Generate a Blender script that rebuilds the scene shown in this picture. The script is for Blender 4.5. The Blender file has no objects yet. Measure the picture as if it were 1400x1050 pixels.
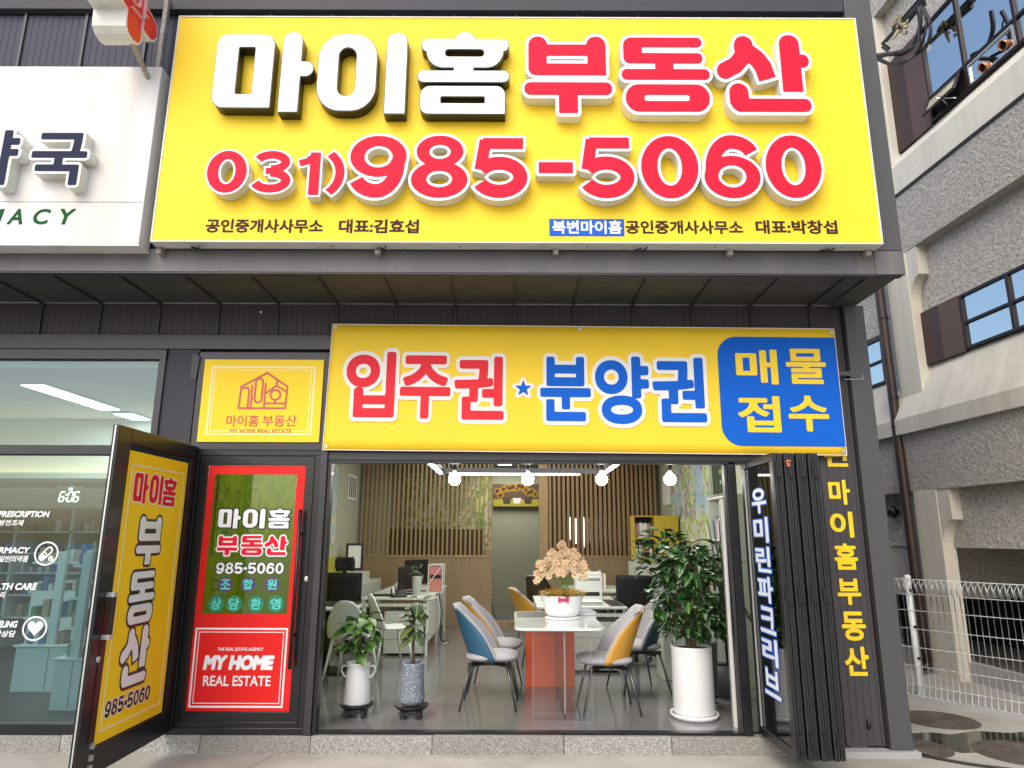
import bpy, math, random
import numpy as np
from mathutils import Vector, Matrix
random.seed(7)
sc = bpy.context.scene
PI = math.pi
R = math.radians

# ------------------------------------------------------------ camera
PITCH, ROLL, CAMH, FPX = R(12.64), R(0.2), 1.67, 933.33
cam_data = bpy.data.cameras.new('camera')
cam_data.lens = 24.0; cam_data.sensor_width = 36.0; cam_data.clip_start = 0.05; cam_data.clip_end = 2000
cam = bpy.data.objects.new('camera', cam_data)
sc.collection.objects.link(cam)
CM = Matrix.Rotation(R(90) + PITCH, 4, 'X') @ Matrix.Rotation(ROLL, 4, 'Z')
cam.matrix_world = Matrix.Translation((0, 0, CAMH)) @ CM
sc.camera = cam
CO = Vector((0, 0, CAMH))

# ------------------------------------------------------------ light
SUN_EL, SUN_AZ = R(46), R(205)          # azimuth from +Y, clockwise
w = bpy.data.worlds.new('World'); sc.world = w; w.use_nodes = True
nt = w.node_tree; nt.nodes.clear()
sky = nt.nodes.new('ShaderNodeTexSky'); sky.sky_type = 'NISHITA'; sky.sun_disc = False
sky.sun_elevation = SUN_EL; sky.sun_rotation = SUN_AZ; sky.air_density = 1.0; sky.dust_density = 3.0; sky.ozone_density = 0.8
bg = nt.nodes.new('ShaderNodeBackground'); bg.inputs[1].default_value = 0.15
out = nt.nodes.new('ShaderNodeOutputWorld')
nt.links.new(sky.outputs[0], bg.inputs[0]); nt.links.new(bg.outputs[0], out.inputs[0])
sd = bpy.data.lights.new('sun', 'SUN'); sd.energy = 0.8; sd.angle = R(60); sd.color = (1.0, 0.93, 0.82)
so = bpy.data.objects.new('sun', sd); sc.collection.objects.link(so)
sdir = Vector((math.sin(SUN_AZ) * math.cos(SUN_EL), math.cos(SUN_AZ) * math.cos(SUN_EL), math.sin(SUN_EL)))
so.rotation_euler = sdir.to_track_quat('Z', 'Y').to_euler(); so.location = sdir * 30

def area(name, loc, sx, sy, power, color=(1, .96, .9), rot=(0, 0, 0)):
    d = bpy.data.lights.new(name, 'AREA'); d.shape = 'RECTANGLE'; d.size = sx; d.size_y = sy; d.energy = power; d.color = color
    o = bpy.data.objects.new(name, d); o.location = loc; o.rotation_euler = rot; sc.collection.objects.link(o)
    return o
area('office_ceiling_light', (0.1, 8.6, 3.2), 3.6, 3.2, 50, (1, .97, .90))
area('office_back_light', (0.0, 11.6, 3.2), 3.6, 1.4, 18, (1, .95, .84))
area('rear_room_light', (0.0, 15.0, 3.2), 1.5, 1.2, 18, (1, .95, .84))
area('pharmacy_ceiling_light', (-4.65, 7.3, 3.08), 1.6, 2.2, 34, (1, .98, .94))
area('pharmacy_rear_light', (-6.0, 9.6, 3.08), 2.6, 1.4, 34, (1, .97, .90))

sc.view_settings.view_transform = 'Standard'; sc.view_settings.look = 'None'
sc.view_settings.gamma = 1.0; sc.view_settings.use_curve_mapping = False
sc.view_settings.exposure = 0.88
sc.cycles.use_denoising = True
try: sc.cycles.denoiser = 'OPENIMAGEDENOISE'
except Exception: pass
sc.cycles.max_bounces = 8; sc.cycles.transparent_max_bounces = 16
sc.cycles.caustics_reflective = False; sc.cycles.caustics_refractive = False

# ------------------------------------------------------------ measuring helpers
def ray(px, py):
    return (CM.to_3x3() @ Vector(((px - 700) / FPX, (525 - py) / FPX, -1)))
def atY(px, py, Y): d = ray(px, py); return CO + d * (Y / d.y)
def atX(px, py, X): d = ray(px, py); return CO + d * (X / d.x)
def atZ(px, py, z): d = ray(px, py); return CO + d * ((z - CAMH) / d.z)
def fb(x0, y0, x1, y1, Y):
    """a rectangle measured in the photograph, as x0, z0, x1, z1 on the upright plane at Y"""
    xm, ym = (x0 + x1) / 2, (y0 + y1) / 2
    return (atY(x0, ym, Y).x, atY(xm, y1, Y).z, atY(x1, ym, Y).x, atY(xm, y0, Y).z)

# ------------------------------------------------------------ materials
def mat(name, col, rough=0.6, metal=0.0, var=0.0, vscale=3.0, bump=0.0, bscale=60.0, spec=0.5, emit=None, estr=0.0, coat=0.0,
        col2=None, lines=None, alpha=None, streak=False, detail=6):
    m = bpy.data.materials.new(name); m.use_nodes = True
    n = m.node_tree.nodes; l = m.node_tree.links
    b = n['Principled BSDF']
    b.inputs['Roughness'].default_value = rough; b.inputs['Metallic'].default_value = metal
    b.inputs['Specular IOR Level'].default_value = spec
    b.inputs['Coat Weight'].default_value = coat
    c = (*col, 1)
    b.inputs['Base Color'].default_value = c
    if emit is not None:
        b.inputs['Emission Color'].default_value = (*emit, 1); b.inputs['Emission Strength'].default_value = estr
    tc = n.new('ShaderNodeTexCoord')
    src = tc.outputs['Object']
    if var > 0 or col2 is not None:
        mp = n.new('ShaderNodeMapping'); l.new(src, mp.inputs[0])
        if streak: mp.inputs['Scale'].default_value = (1, 1, 0.12)
        nz = n.new('ShaderNodeTexNoise'); nz.inputs['Scale'].default_value = vscale; nz.inputs['Detail'].default_value = detail
        nz.inputs['Roughness'].default_value = 0.65
        l.new(mp.outputs[0], nz.inputs['Vector'])
        rp = n.new('ShaderNodeValToRGB')
        rp.color_ramp.elements[0].position = 0.3; rp.color_ramp.elements[1].position = 0.7
        c2 = col2 if col2 is not None else tuple(x * (1 - var) for x in col)
        rp.color_ramp.elements[0].color = (*c2, 1); rp.color_ramp.elements[1].color = c
        l.new(nz.outputs['Fac'], rp.inputs[0]); l.new(rp.outputs[0], b.inputs['Base Color'])
        mr = n.new('ShaderNodeMapRange'); mr.inputs['To Min'].default_value = max(0.02, rough - 0.08); mr.inputs['To Max'].default_value = min(1, rough + 0.1)
        l.new(nz.outputs['Fac'], mr.inputs['Value']); l.new(mr.outputs[0], b.inputs['Roughness'])
    h = None
    if bump > 0:
        nb = n.new('ShaderNodeTexNoise'); nb.inputs['Scale'].default_value = bscale; nb.inputs['Detail'].default_value = 4
        l.new(src, nb.inputs['Vector']); h = nb.outputs['Fac']
        bp = n.new('ShaderNodeBump'); bp.inputs['Strength'].default_value = bump; bp.inputs['Distance'].default_value = 0.01
        l.new(h, bp.inputs['Height']); l.new(bp.outputs[0], b.inputs['Normal'])
    if lines is not None:            # fine pressed grooves across local x
        wv = n.new('ShaderNodeTexWave'); wv.wave_type = 'BANDS'; wv.bands_direction = 'X'; wv.inputs['Scale'].default_value = lines
        l.new(src, wv.inputs['Vector'])
        rp2 = n.new('ShaderNodeValToRGB'); rp2.color_ramp.elements[0].position = 0.0; rp2.color_ramp.elements[1].position = 0.06
        l.new(wv.outputs['Fac'], rp2.inputs[0])
        bp2 = n.new('ShaderNodeBump'); bp2.inputs['Strength'].default_value = 0.8; bp2.inputs['Distance'].default_value = 0.006
        l.new(rp2.outputs[0], bp2.inputs['Height']); l.new(bp2.outputs[0], b.inputs['Normal'])
    return m

def glass_mat(name, tint=(0.8, 0.92, 0.92), refl=0.5, rough=0.02, base=0.05):
    m = bpy.data.materials.new(name); m.use_nodes = True
    n = m.node_tree.nodes; l = m.node_tree.links; n.clear()
    o = n.new('ShaderNodeOutputMaterial'); t = n.new('ShaderNodeBsdfTransparent'); g = n.new('ShaderNodeBsdfGlossy')
    t.inputs[0].default_value = (*tint, 1); g.inputs['Roughness'].default_value = rough
    nz = n.new('ShaderNodeTexNoise'); nz.inputs['Scale'].default_value = 0.8; tcn = n.new('ShaderNodeTexCoord'); l.new(tcn.outputs['Object'], nz.inputs['Vector'])
    bp = n.new('ShaderNodeBump'); bp.inputs['Strength'].default_value = 0.05; bp.inputs['Distance'].default_value = 0.02
    l.new(nz.outputs['Fac'], bp.inputs['Height']); l.new(bp.outputs[0], g.inputs['Normal'])
    lw = n.new('ShaderNodeLayerWeight'); lw.inputs['Blend'].default_value = 0.25
    mr = n.new('ShaderNodeMapRange'); mr.inputs['To Min'].default_value = base; mr.inputs['To Max'].default_value = refl
    l.new(lw.outputs['Fresnel'], mr.inputs['Value'])
    mx = n.new('ShaderNodeMixShader'); l.new(mr.outputs[0], mx.inputs[0]); l.new(t.outputs[0], mx.inputs[1]); l.new(g.outputs[0], mx.inputs[2])
    l.new(mx.outputs[0], o.inputs[0])
    return m

def emit_mat(name, col, s):
    m = bpy.data.materials.new(name); m.use_nodes = True
    n = m.node_tree.nodes; l = m.node_tree.links; n.clear()
    o = n.new('ShaderNodeOutputMaterial'); e = n.new('ShaderNodeEmission'); e.inputs[0].default_value = (*col, 1); e.inputs[1].default_value = s
    l.new(e.outputs[0], o.inputs[0]); return m

def ramp_noise_mat(name, stops, scale, kind='noise', rough=0.6, bump=0.0, detail=8, bdist=0.01, coords='Object', rnd=1.0):
    m = bpy.data.materials.new(name); m.use_nodes = True
    n = m.node_tree.nodes; l = m.node_tree.links; b = n['Principled BSDF']; b.inputs['Roughness'].default_value = rough
    tc = n.new('ShaderNodeTexCoord')
    if kind == 'noise':
        t = n.new('ShaderNodeTexNoise'); t.inputs['Detail'].default_value = detail; t.inputs['Roughness'].default_value = 0.7; o = t.outputs['Fac']
    else:
        t = n.new('ShaderNodeTexVoronoi'); t.inputs['Randomness'].default_value = rnd; o = t.outputs['Distance'] if kind == 'vd' else t.outputs['Color']
    t.inputs['Scale'].default_value = scale
    l.new(tc.outputs[coords], t.inputs['Vector'])
    rp = n.new('ShaderNodeValToRGB')
    els = rp.color_ramp.elements
    while len(els) < len(stops): els.new(0.5)
    for e, (p, c) in zip(els, stops): e.position = p; e.color = (*c, 1)
    l.new(o, rp.inputs[0]); l.new(rp.outputs[0], b.inputs['Base Color'])
    if bump:
        bp = n.new('ShaderNodeBump'); bp.inputs['Strength'].default_value = bump; bp.inputs['Distance'].default_value = bdist
        l.new(o, bp.inputs['Height']); l.new(bp.outputs[0], b.inputs['Normal'])
    return m

def stained_mat(name, col, stain, rough=0.7, fine=90, grain=0.18, bump=0.15, sscale=1.2, streak=False, lo=0.5, hi=0.75):
    """fine grain + large irregular stains"""
    m = bpy.data.materials.new(name); m.use_nodes = True
    n = m.node_tree.nodes; l = m.node_tree.links; b = n['Principled BSDF']; b.inputs['Roughness'].default_value = rough
    tc = n.new('ShaderNodeTexCoord')
    mp = n.new('ShaderNodeMapping'); l.new(tc.outputs['Object'], mp.inputs[0])
    if streak: mp.inputs['Scale'].default_value = (1, 1, 0.1)
    a = n.new('ShaderNodeTexNoise'); a.inputs['Scale'].default_value = sscale; a.inputs['Detail'].default_value = 9; a.inputs['Roughness'].default_value = 0.7
    l.new(mp.outputs[0], a.inputs['Vector'])
    f = n.new('ShaderNodeTexNoise'); f.inputs['Scale'].default_value = fine; f.inputs['Detail'].default_value = 3; l.new(tc.outputs['Object'], f.inputs['Vector'])
    r1 = n.new('ShaderNodeValToRGB'); r1.color_ramp.elements[0].position = lo; r1.color_ramp.elements[1].position = hi
    r1.color_ramp.elements[0].color = (*col, 1); r1.color_ramp.elements[1].color = (*stain, 1); l.new(a.outputs['Fac'], r1.inputs[0])
    r2 = n.new('ShaderNodeMapRange'); r2.inputs['From Min'].default_value = 0.3; r2.inputs['From Max'].default_value = 0.7
    r2.inputs['To Min'].default_value = 1 - grain; r2.inputs['To Max'].default_value = 1 + grain; l.new(f.outputs['Fac'], r2.inputs['Value'])
    mx = n.new('ShaderNodeVectorMath'); mx.operation = 'SCALE'; l.new(r1.outputs[0], mx.inputs[0]); l.new(r2.outputs[0], mx.inputs['Scale'])
    l.new(mx.outputs[0], b.inputs['Base Color'])
    if bump:
        bp = n.new('ShaderNodeBump'); bp.inputs['Strength'].default_value = bump; bp.inputs['Distance'].default_value = 0.01
        l.new(f.outputs['Fac'], bp.inputs['Height']); l.new(bp.outputs[0], b.inputs['Normal'])
    return m

M = {}
M['clad'] = mat('dark_cladding', (.054, .053, .064), .6, 0, .25, 1.6, spec=.3, streak=True)
M['clad_lines'] = mat('ribbed_cladding', (.07, .066, .072), .6, 0, .3, 1.6, lines=5.5, spec=.3, streak=True)
M['clad_up'] = mat('upper_ribbed_cladding', (.045, .047, .075), .6, 0, .25, 1.6, lines=5.5, spec=.3, streak=True)
M['band'] = stained_mat('fascia_metal', (.105, .102, .113), (.17, .16, .155), .5, 140, .08, .05, 1.6, streak=True)
M['soffit'] = stained_mat('soffit_metal', (.052, .055, .05), (.12, .118, .10), .55, 120, .25, .05, 2.4)
M['seam'] = mat('seam_trim', (.05, .05, .058), .5, .3)
M['pilaster'] = stained_mat('pilaster_metal', (.066, .068, .074), (.085, .085, .088), .5, 100, .08, .04, .9, streak=True)
M['alu_ridge'] = mat('black_aluminium_ridge', (.055, .058, .062), .3, .3, .2, 6)
M['alu_black'] = mat('black_aluminium', (.012, .013, .015), .32, .2, .3, 4, coat=.15)
M['alu_grey'] = mat('dark_grey_aluminium', (.055, .053, .058), .38, .4, .25, 4)
M['dark'] = mat('dark_void', (.01, .01, .012), .8)
M['maroon'] = mat('maroon_frame', (.045, .012, .013), .35, .2, .2, 3)
M['yellow'] = mat('sign_yellow', (.94, .655, .035), .5, 0, .05, .9, spec=.2)
M['yellow2'] = mat('poster_yellow', (.97, .64, .012), .5, 0, .03, 1.5, spec=.2)
M['banner'] = mat('banner_vinyl', (.95, .645, .03), .55, 0, .07, 1.2, bump=.35, bscale=3, spec=.35)
M['ytext'] = mat('yellow_vinyl', (.9, .62, .01), .45)
M['white'] = mat('white_acrylic', (.80, .83, .86), .35, 0, .02, 4)
M['white_side'] = stained_mat('white_return', (.70, .71, .66), (.50, .49, .42), .45, 60, .03, 0, 3)
M['white_paint'] = mat('white_paint', (.74, .76, .74), .4, 0, .05, 5)
M['black'] = mat('black_return', (.012, .011, .01), .3, 0, .3, 8)
M['redface'] = mat('red_acrylic', (.74, .014, .042), .55, 0, .04, 3, spec=.12)
M['bred'] = mat('banner_red', (.76, .035, .05), .6, spec=.15)
M['bblue'] = mat('banner_blue', (.006, .12, .60), .6, 0, .06, 2, spec=.15)
M['bwhite'] = mat('banner_white', (.80, .78, .74), .5)
M['brown'] = mat('brown_vinyl', (.05, .022, .02), .6, spec=.15)
M['blue'] = mat('blue_vinyl', (.02, .11, .55), .6, spec=.12)
M['film_red'] = mat('red_film', (.74, .015, .014), .5, 0, .05, 2, spec=.25)
M['ph_white'] = stained_mat('weathered_white_panel', (.69, .68, .66), (.52, .46, .40), .5, 60, .03, 0, 1.6, streak=True, lo=.48, hi=.85)
M['navy'] = mat('navy_face', (.012, .018, .05), .6, spec=.15)
M['green_ink'] = mat('green_vinyl', (.005, .085, .022), .6, spec=.12)
M['rust'] = stained_mat('rusty_bracket', (.35, .33, .3), (.16, .07, .03), .7, 60, .2, .2, 6)
M['granite'] = ramp_noise_mat('speckled_granite', [(0, (.06, .06, .06)), (.42, (.15, .15, .14)), (.52, (.36, .35, .33)), (.75, (.55, .54, .51))], 150, 'noise', .75, .1, 2)
M['granite2'] = ramp_noise_mat('speckled_granite_b', [(0, (.05, .05, .05)), (.44, (.14, .135, .125)), (.55, (.33, .32, .29)), (.75, (.52, .50, .46))], 140, 'noise', .75, .1, 2)
M['pave'] = stained_mat('pavement_concrete', (.42, .40, .36), (.25, .235, .205), .85, 70, .10, .15, 1.1, lo=.42, hi=.78)
M['conc'] = stained_mat('beige_concrete', (.66, .63, .54), (.44, .42, .36), .85, 70, .09, .18, 2.0, streak=True, lo=.42, hi=.8)
M['conc_side'] = stained_mat('grey_concrete', (.36, .36, .37), (.28, .28, .28), .85, 70, .07, .15, 1.5)
M['stucco'] = ramp_noise_mat('rough_stucco', [(0, (.20, .195, .19)), (.4, (.48, .455, .42)), (.6, (.70, .665, .61)), (1, (.78, .74, .68))], 26, 'noise', .95, 1.0, 4, .06)
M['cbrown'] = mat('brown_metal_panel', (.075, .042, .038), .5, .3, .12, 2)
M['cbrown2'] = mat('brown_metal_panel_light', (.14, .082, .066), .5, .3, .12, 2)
M['wframe'] = mat('brown_window_frame', (.03, .02, .022), .4, .4)
M['win_glass'] = mat('reflective_window_glass', (.66, .72, .72), .03, 1.0, spec=1.0)
M['win_glass2'] = glass_mat('mirror_window_glass', (.1, .25, .25), .95, .02, .62)
M['pipe'] = mat('brown_pipe', (.07, .045, .042), .42, .4, .3, 5)
M['copper'] = mat('copper_duct', (.5, .2, .1), .35, .8)
M['floor'] = None
M['pot_white'] = mat('white_pot_glaze', (.78, .79, .80), .3, 0, .04, 6)
M['pot_grey'] = mat('grey_pot', (.11, .11, .125), .5, 0, .15, 20)
M['terrazzo'] = ramp_noise_mat('grey_terrazzo', [(0, (.7, .72, .75)), (.24, (.6, .62, .65)), (.3, (.17, .2, .25)), (1, (.2, .23, .28))], 55, 'vd', .6)
M['soil'] = mat('soil', (.05, .03, .02), .95, 0, .5, 40, bump=.6)
M['bark'] = mat('bark', (.22, .14, .085), .85, 0, .4, 30, bump=.4)
M['bark_dark'] = mat('bark_dark', (.09, .065, .04), .85, 0, .4, 30, bump=.4)
M['plastic_black'] = mat('black_plastic', (.012, .012, .013), .4, 0, .3, 8)
M['fabric_black'] = mat('black_mesh_fabric', (.010, .010, .012), .85, bump=.3, bscale=300)
M['fabric_grey'] = mat('grey_fabric', (.42, .41, .43), .9, 0, .12, 60, bump=.35, bscale=350)
M['leather_blue'] = mat('blue_leather', (.025, .10, .18), .5, bump=.1, bscale=120)
M['leather_teal'] = mat('teal_leather', (.014, .045, .065), .5, bump=.1, bscale=120)
M['leather_mustard'] = mat('mustard_leather', (.55, .28, .03), .5, bump=.1, bscale=120)
M['leather_brown'] = mat('brown_leather', (.06, .04, .025), .5)
M['chrome_dark'] = mat('dark_steel', (.12, .12, .13), .3, .9)
M['plastic_white'] = mat('white_plastic', (.76, .79, .76), .4, 0, .03, 4)
M['desk_white'] = mat('white_laminate', (.60, .64, .58), .4, 0, .04, 3)
M['marble'] = mat('pale_marble', (.68, .75, .72), .12, 0, .12, 3, coat=.6)
M['paper'] = mat('paper', (.75, .75, .72), .8)
M['paper_blue'] = mat('blue_paper', (.30, .38, .60), .7)
M['paper_red'] = mat('pink_paper', (.62, .24, .20), .7)
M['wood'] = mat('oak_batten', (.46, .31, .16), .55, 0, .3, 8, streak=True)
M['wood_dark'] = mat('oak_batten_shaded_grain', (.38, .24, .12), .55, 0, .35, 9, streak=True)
M['wood_panel'] = mat('oak_fluted_panel', (.42, .30, .175), .55, 0, .2, 6, streak=True)
M['wall_int'] = mat('office_wall_paint', (.43, .45, .34), .85, 0, .06, 1.4)
M['wall_ol'] = mat('olive_paint', (.42, .38, .04), .7, 0, .08, 2)
M['wall_brown'] = mat('brown_board', (.12, .07, .03), .6, 0, .2, 4)
M['ceil'] = mat('white_ceiling', (.5, .52, .46), .9)
M['lamp'] = emit_mat('lamp_glow', (1, .97, .90), 9.0)
M['lamp_soft'] = emit_mat('lamp_soft_glow', (1, .97, .92), 5)
M['cove'] = emit_mat('cove_glow', (1, .72, .36), 9)
M['clock'] = emit_mat('clock_digits', (.9, 1, .85), 2.2)
M['metal_light'] = mat('light_aluminium', (.6, .62, .6), .35, .7)
M['ph_int'] = mat('pharmacy_laminate', (.70, .76, .73), .5, 0, .05, 2)
M['ph_wall'] = mat('pharmacy_wall', (.30, .33, .32), .7, 0, .06, 2)
M['ph_ceil'] = mat('pharmacy_ceiling', (.60, .58, .52), .8)
M['ph_floor'] = mat('pharmacy_floor', (.06, .065, .065), .45, 0, .15, 3)
M['ph_glass'] = glass_mat('pharmacy_glass', (.64, .77, .78), .65, .015, .075)
M['clear_glass'] = glass_mat('clear_glass', (.93, .97, .96), .6, .01, .05)
M['leaf_glass'] = glass_mat('dark_leaf_glass', (.42, .5, .5), .8, .015, .12)
M['green_film'] = glass_mat('green_tinted_film', (.50, .66, .19), .5, .03, .07)
M['acr_clear'] = glass_mat('clear_acrylic', (.97, .985, .98), .5, .02, .035)
M['acr_edge'] = mat('acrylic_edge', (.30, .32, .31), .2)
M['fence_white'] = mat('white_coated_wire', (.75, .79, .79), .35, 0, .05, 8)
M['iron'] = stained_mat('cast_iron_cover', (.085, .07, .058), (.17, .13, .10), .7, 60, .3, .4, 5)
M['water'] = mat('puddle_water', (.035, .035, .02), .04, 0, .3, 6, spec=1)
M['cable'] = mat('black_cable', (.01, .01, .012), .5)
M['insul'] = mat('old_insulation', (.5, .42, .28), .8, 0, .3, 30)
M['bulb_glow'] = emit_mat('bulb_glow', (1, .98, .93), 38.0)
M['purple'] = mat('purple_dot', (.10, .045, .16), .4)
M['greendot'] = mat('green_dot', (.02, .22, .11), .4)
M['teal_text'] = mat('teal_vinyl', (.10, .62, .55), .5)
M['logo_red'] = mat('logo_red', (.55, .09, .08), .5)
M['crossred'] = mat('pharmacy_red', (.72, .025, .02), .35)
M['pinkwhite'] = mat('pink_white_vinyl', (.75, .52, .55), .5)
M['orange_sticker'] = mat('orange_sticker', (.85, .18, .03), .5)
M['frame_cream'] = mat('cream_print', (.85, .80, .50), .5)

def acr_orange():
    m = bpy.data.materials.new('orange_acrylic'); m.use_nodes = True
    n = m.node_tree.nodes; l = m.node_tree.links; n.clear()
    o = n.new('ShaderNodeOutputMaterial'); t = n.new('ShaderNodeBsdfTransparent'); t.inputs[0].default_value = (1, .30, .13, 1)
    d = n.new('ShaderNodeBsdfPrincipled'); d.inputs['Base Color'].default_value = (1, .30, .13, 1); d.inputs['Roughness'].default_value = .08
    tr = n.new('ShaderNodeBsdfTranslucent'); tr.inputs[0].default_value = (1, .30, .12, 1)
    m1 = n.new('ShaderNodeMixShader'); m1.inputs[0].default_value = .3; m2 = n.new('ShaderNodeMixShader'); m2.inputs[0].default_value = .25
    l.new(d.outputs[0], m1.inputs[1]); l.new(tr.outputs[0], m1.inputs[2]); l.new(m1.outputs[0], m2.inputs[1]); l.new(t.outputs[0], m2.inputs[2])
    l.new(m2.outputs[0], o.inputs[0]); return m
M['acr_orange'] = acr_orange()

def floor_mat():
    m = stained_mat('grey_vinyl_floor', (.195, .195, .20), (.16, .16, .162), .3, 60, .04, .01, 1.1, lo=.35, hi=.75)
    n = m.node_tree.nodes; l = m.node_tree.links; b = n['Principled BSDF']
    b.inputs['Specular IOR Level'].default_value = .9
    nz = n.new('ShaderNodeTexNoise'); nz.inputs['Scale'].default_value = 5; tc = n.new('ShaderNodeTexCoord'); l.new(tc.outputs['Object'], nz.inputs['Vector'])
    mr = n.new('ShaderNodeMapRange'); mr.inputs['To Min'].default_value = .07; mr.inputs['To Max'].default_value = .17
    l.new(nz.outputs['Fac'], mr.inputs['Value']); l.new(mr.outputs[0], b.inputs['Roughness'])
    return m
M['floor'] = floor_mat()

def map_mat(name, seed, greens, dots=.54, sea=(.38, .53, .66)):
    """a printed street map: land-use patches, road lines, coloured dots"""
    m = bpy.data.materials.new(name); m.use_nodes = True
    n = m.node_tree.nodes; l = m.node_tree.links; b = n['Principled BSDF']; b.inputs['Roughness'].default_value = .5
    tc = n.new('ShaderNodeTexCoord'); mp = n.new('ShaderNodeMapping'); mp.inputs['Location'].default_value = (seed, seed * 2, seed)
    l.new(tc.outputs['Object'], mp.inputs[0])
    a = n.new('ShaderNodeTexNoise'); a.inputs['Scale'].default_value = 1.5; a.inputs['Detail'].default_value = 5; l.new(mp.outputs[0], a.inputs['Vector'])
    r = n.new('ShaderNodeValToRGB'); r.color_ramp.interpolation = 'CONSTANT'
    els = r.color_ramp.elements
    st = [(0, tuple(q * .9 for q in sea)), (.40, sea), (.455, (.62, .60, .42)), (.50, greens), (.54, (.60, .60, .48)), (.60, greens), (.66, (.55, .58, .2))]
    while len(els) < len(st): els.new(.5)
    for e, (p, c) in zip(els, st): e.position = p; e.color = (*c, 1)
    l.new(a.outputs['Fac'], r.inputs[0])
    v = n.new('ShaderNodeTexVoronoi'); v.feature = 'DISTANCE_TO_EDGE'; v.inputs['Scale'].default_value = 7; l.new(mp.outputs[0], v.inputs['Vector'])
    rv = n.new('ShaderNodeValToRGB'); rv.color_ramp.elements[0].position = .0; rv.color_ramp.elements[1].position = .04
    rv.color_ramp.elements[0].color = (1, 1, 1, 1); rv.color_ramp.elements[1].color = (0, 0, 0, 1); l.new(v.outputs['Distance'], rv.inputs[0])
    v2 = n.new('ShaderNodeTexVoronoi'); v2.inputs['Scale'].default_value = 16; l.new(mp.outputs[0], v2.inputs['Vector'])
    hs = n.new('ShaderNodeHueSaturation'); hs.inputs['Saturation'].default_value = .75; hs.inputs['Value'].default_value = .6; l.new(v2.outputs['Color'], hs.inputs['Color'])
    nn = n.new('ShaderNodeTexNoise'); nn.inputs['Scale'].default_value = 4.5; l.new(mp.outputs[0], nn.inputs['Vector'])
    rn = n.new('ShaderNodeValToRGB'); rn.color_ramp.elements[0].position = dots; rn.color_ramp.elements[1].position = dots + .03; l.new(nn.outputs['Fac'], rn.inputs[0])
    m1 = n.new('ShaderNodeMix'); m1.data_type = 'RGBA'; l.new(rn.outputs[0], m1.inputs['Factor']); l.new(r.outputs[0], m1.inputs['A']); l.new(hs.outputs[0], m1.inputs['B'])
    m2 = n.new('ShaderNodeMix'); m2.data_type = 'RGBA'; l.new(rv.outputs[0], m2.inputs['Factor']); l.new(m1.outputs['Result'], m2.inputs['A']); m2.inputs['B'].default_value = (.72, .62, .35, 1)
    l.new(m2.outputs['Result'], b.inputs['Base Color'])
    return m
M['map_a'] = map_mat('street_map_print', 3.0, (.28, .46, .08))
M['map_b'] = map_mat('street_map_print_b', 11.0, (.17, .30, .05), .66, (.24, .30, .12))
M['map_c'] = map_mat('street_map_print_c', 21.0, (.30, .42, .08), .70, (.40, .46, .30))

def leaf_mat(name, c1, c2, rough=.35):
    m = bpy.data.materials.new(name); m.use_nodes = True
    n = m.node_tree.nodes; l = m.node_tree.links; b = n['Principled BSDF']; b.inputs['Roughness'].default_value = rough
    b.inputs['Specular IOR Level'].default_value = .6
    oi = n.new('ShaderNodeObjectInfo'); tc = n.new('ShaderNodeTexCoord')
    sp = n.new('ShaderNodeSeparateXYZ'); l.new(tc.outputs['Object'], sp.inputs[0])
    ab = n.new('ShaderNodeMath'); ab.operation = 'ABSOLUTE'; l.new(sp.outputs['X'], ab.inputs[0])
    mr = n.new('ShaderNodeMapRange'); mr.inputs['From Max'].default_value = .006; mr.inputs['To Min'].default_value = .7; mr.inputs['To Max'].default_value = 0
    l.new(ab.outputs[0], mr.inputs['Value'])
    r = n.new('ShaderNodeMix'); r.data_type = 'RGBA'; r.inputs['A'].default_value = (*c1, 1); r.inputs['B'].default_value = (*c2, 1); l.new(oi.outputs['Random'], r.inputs['Factor'])
    v = n.new('ShaderNodeMix'); v.data_type = 'RGBA'; l.new(mr.outputs[0], v.inputs['Factor']); l.new(r.outputs['Result'], v.inputs['A']); v.inputs['B'].default_value = (.28, .42, .12, 1)
    l.new(v.outputs['Result'], b.inputs['Base Color'])
    return m
M['leaf'] = leaf_mat('ficus_leaf', (.03, .10, .02), (.10, .23, .035))
M['leaf_dark'] = leaf_mat('dark_leaf', (.012, .05, .012), (.035, .12, .025), .28)
M['leaf_olive'] = leaf_mat('olive_leaf', (.025, .06, .03), (.11, .13, .03))
M['leaf_light'] = leaf_mat('light_leaf', (.06, .22, .03), (.12, .34, .05))
M['petal'] = ramp_noise_mat('orchid_petal', [(0, (.75, .28, .28)), (.42, (.82, .46, .36)), (.5, (.88, .70, .40)), (1, (.9, .84, .58))], 38, 'noise', .6)
M['petal_heart'] = mat('orchid_heart', (.55, .10, .18), .6)
M['moss'] = mat('golden_moss', (.60, .33, .05), .9, 0, .5, 60)
M['bow'] = mat('magenta_bow', (.65, .03, .16), .5, 0, .3, 20)

# ------------------------------------------------------------ mesh helpers
def link(o): sc.collection.objects.link(o); return o
def tagit(o, label=None, cat=None, group=None, kind=None):
    if label: o['label'] = label
    if cat: o['category'] = cat
    if group: o['group'] = group
    if kind: o['kind'] = kind
    return o
def thing(name, label, cat, loc=(0, 0, 0), rz=0, group=None):
    o = bpy.data.objects.new(name, None); o.location = loc; o.rotation_euler = (0, 0, rz); o.empty_display_size = .1
    return tagit(link(o), label, cat, group)

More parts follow.
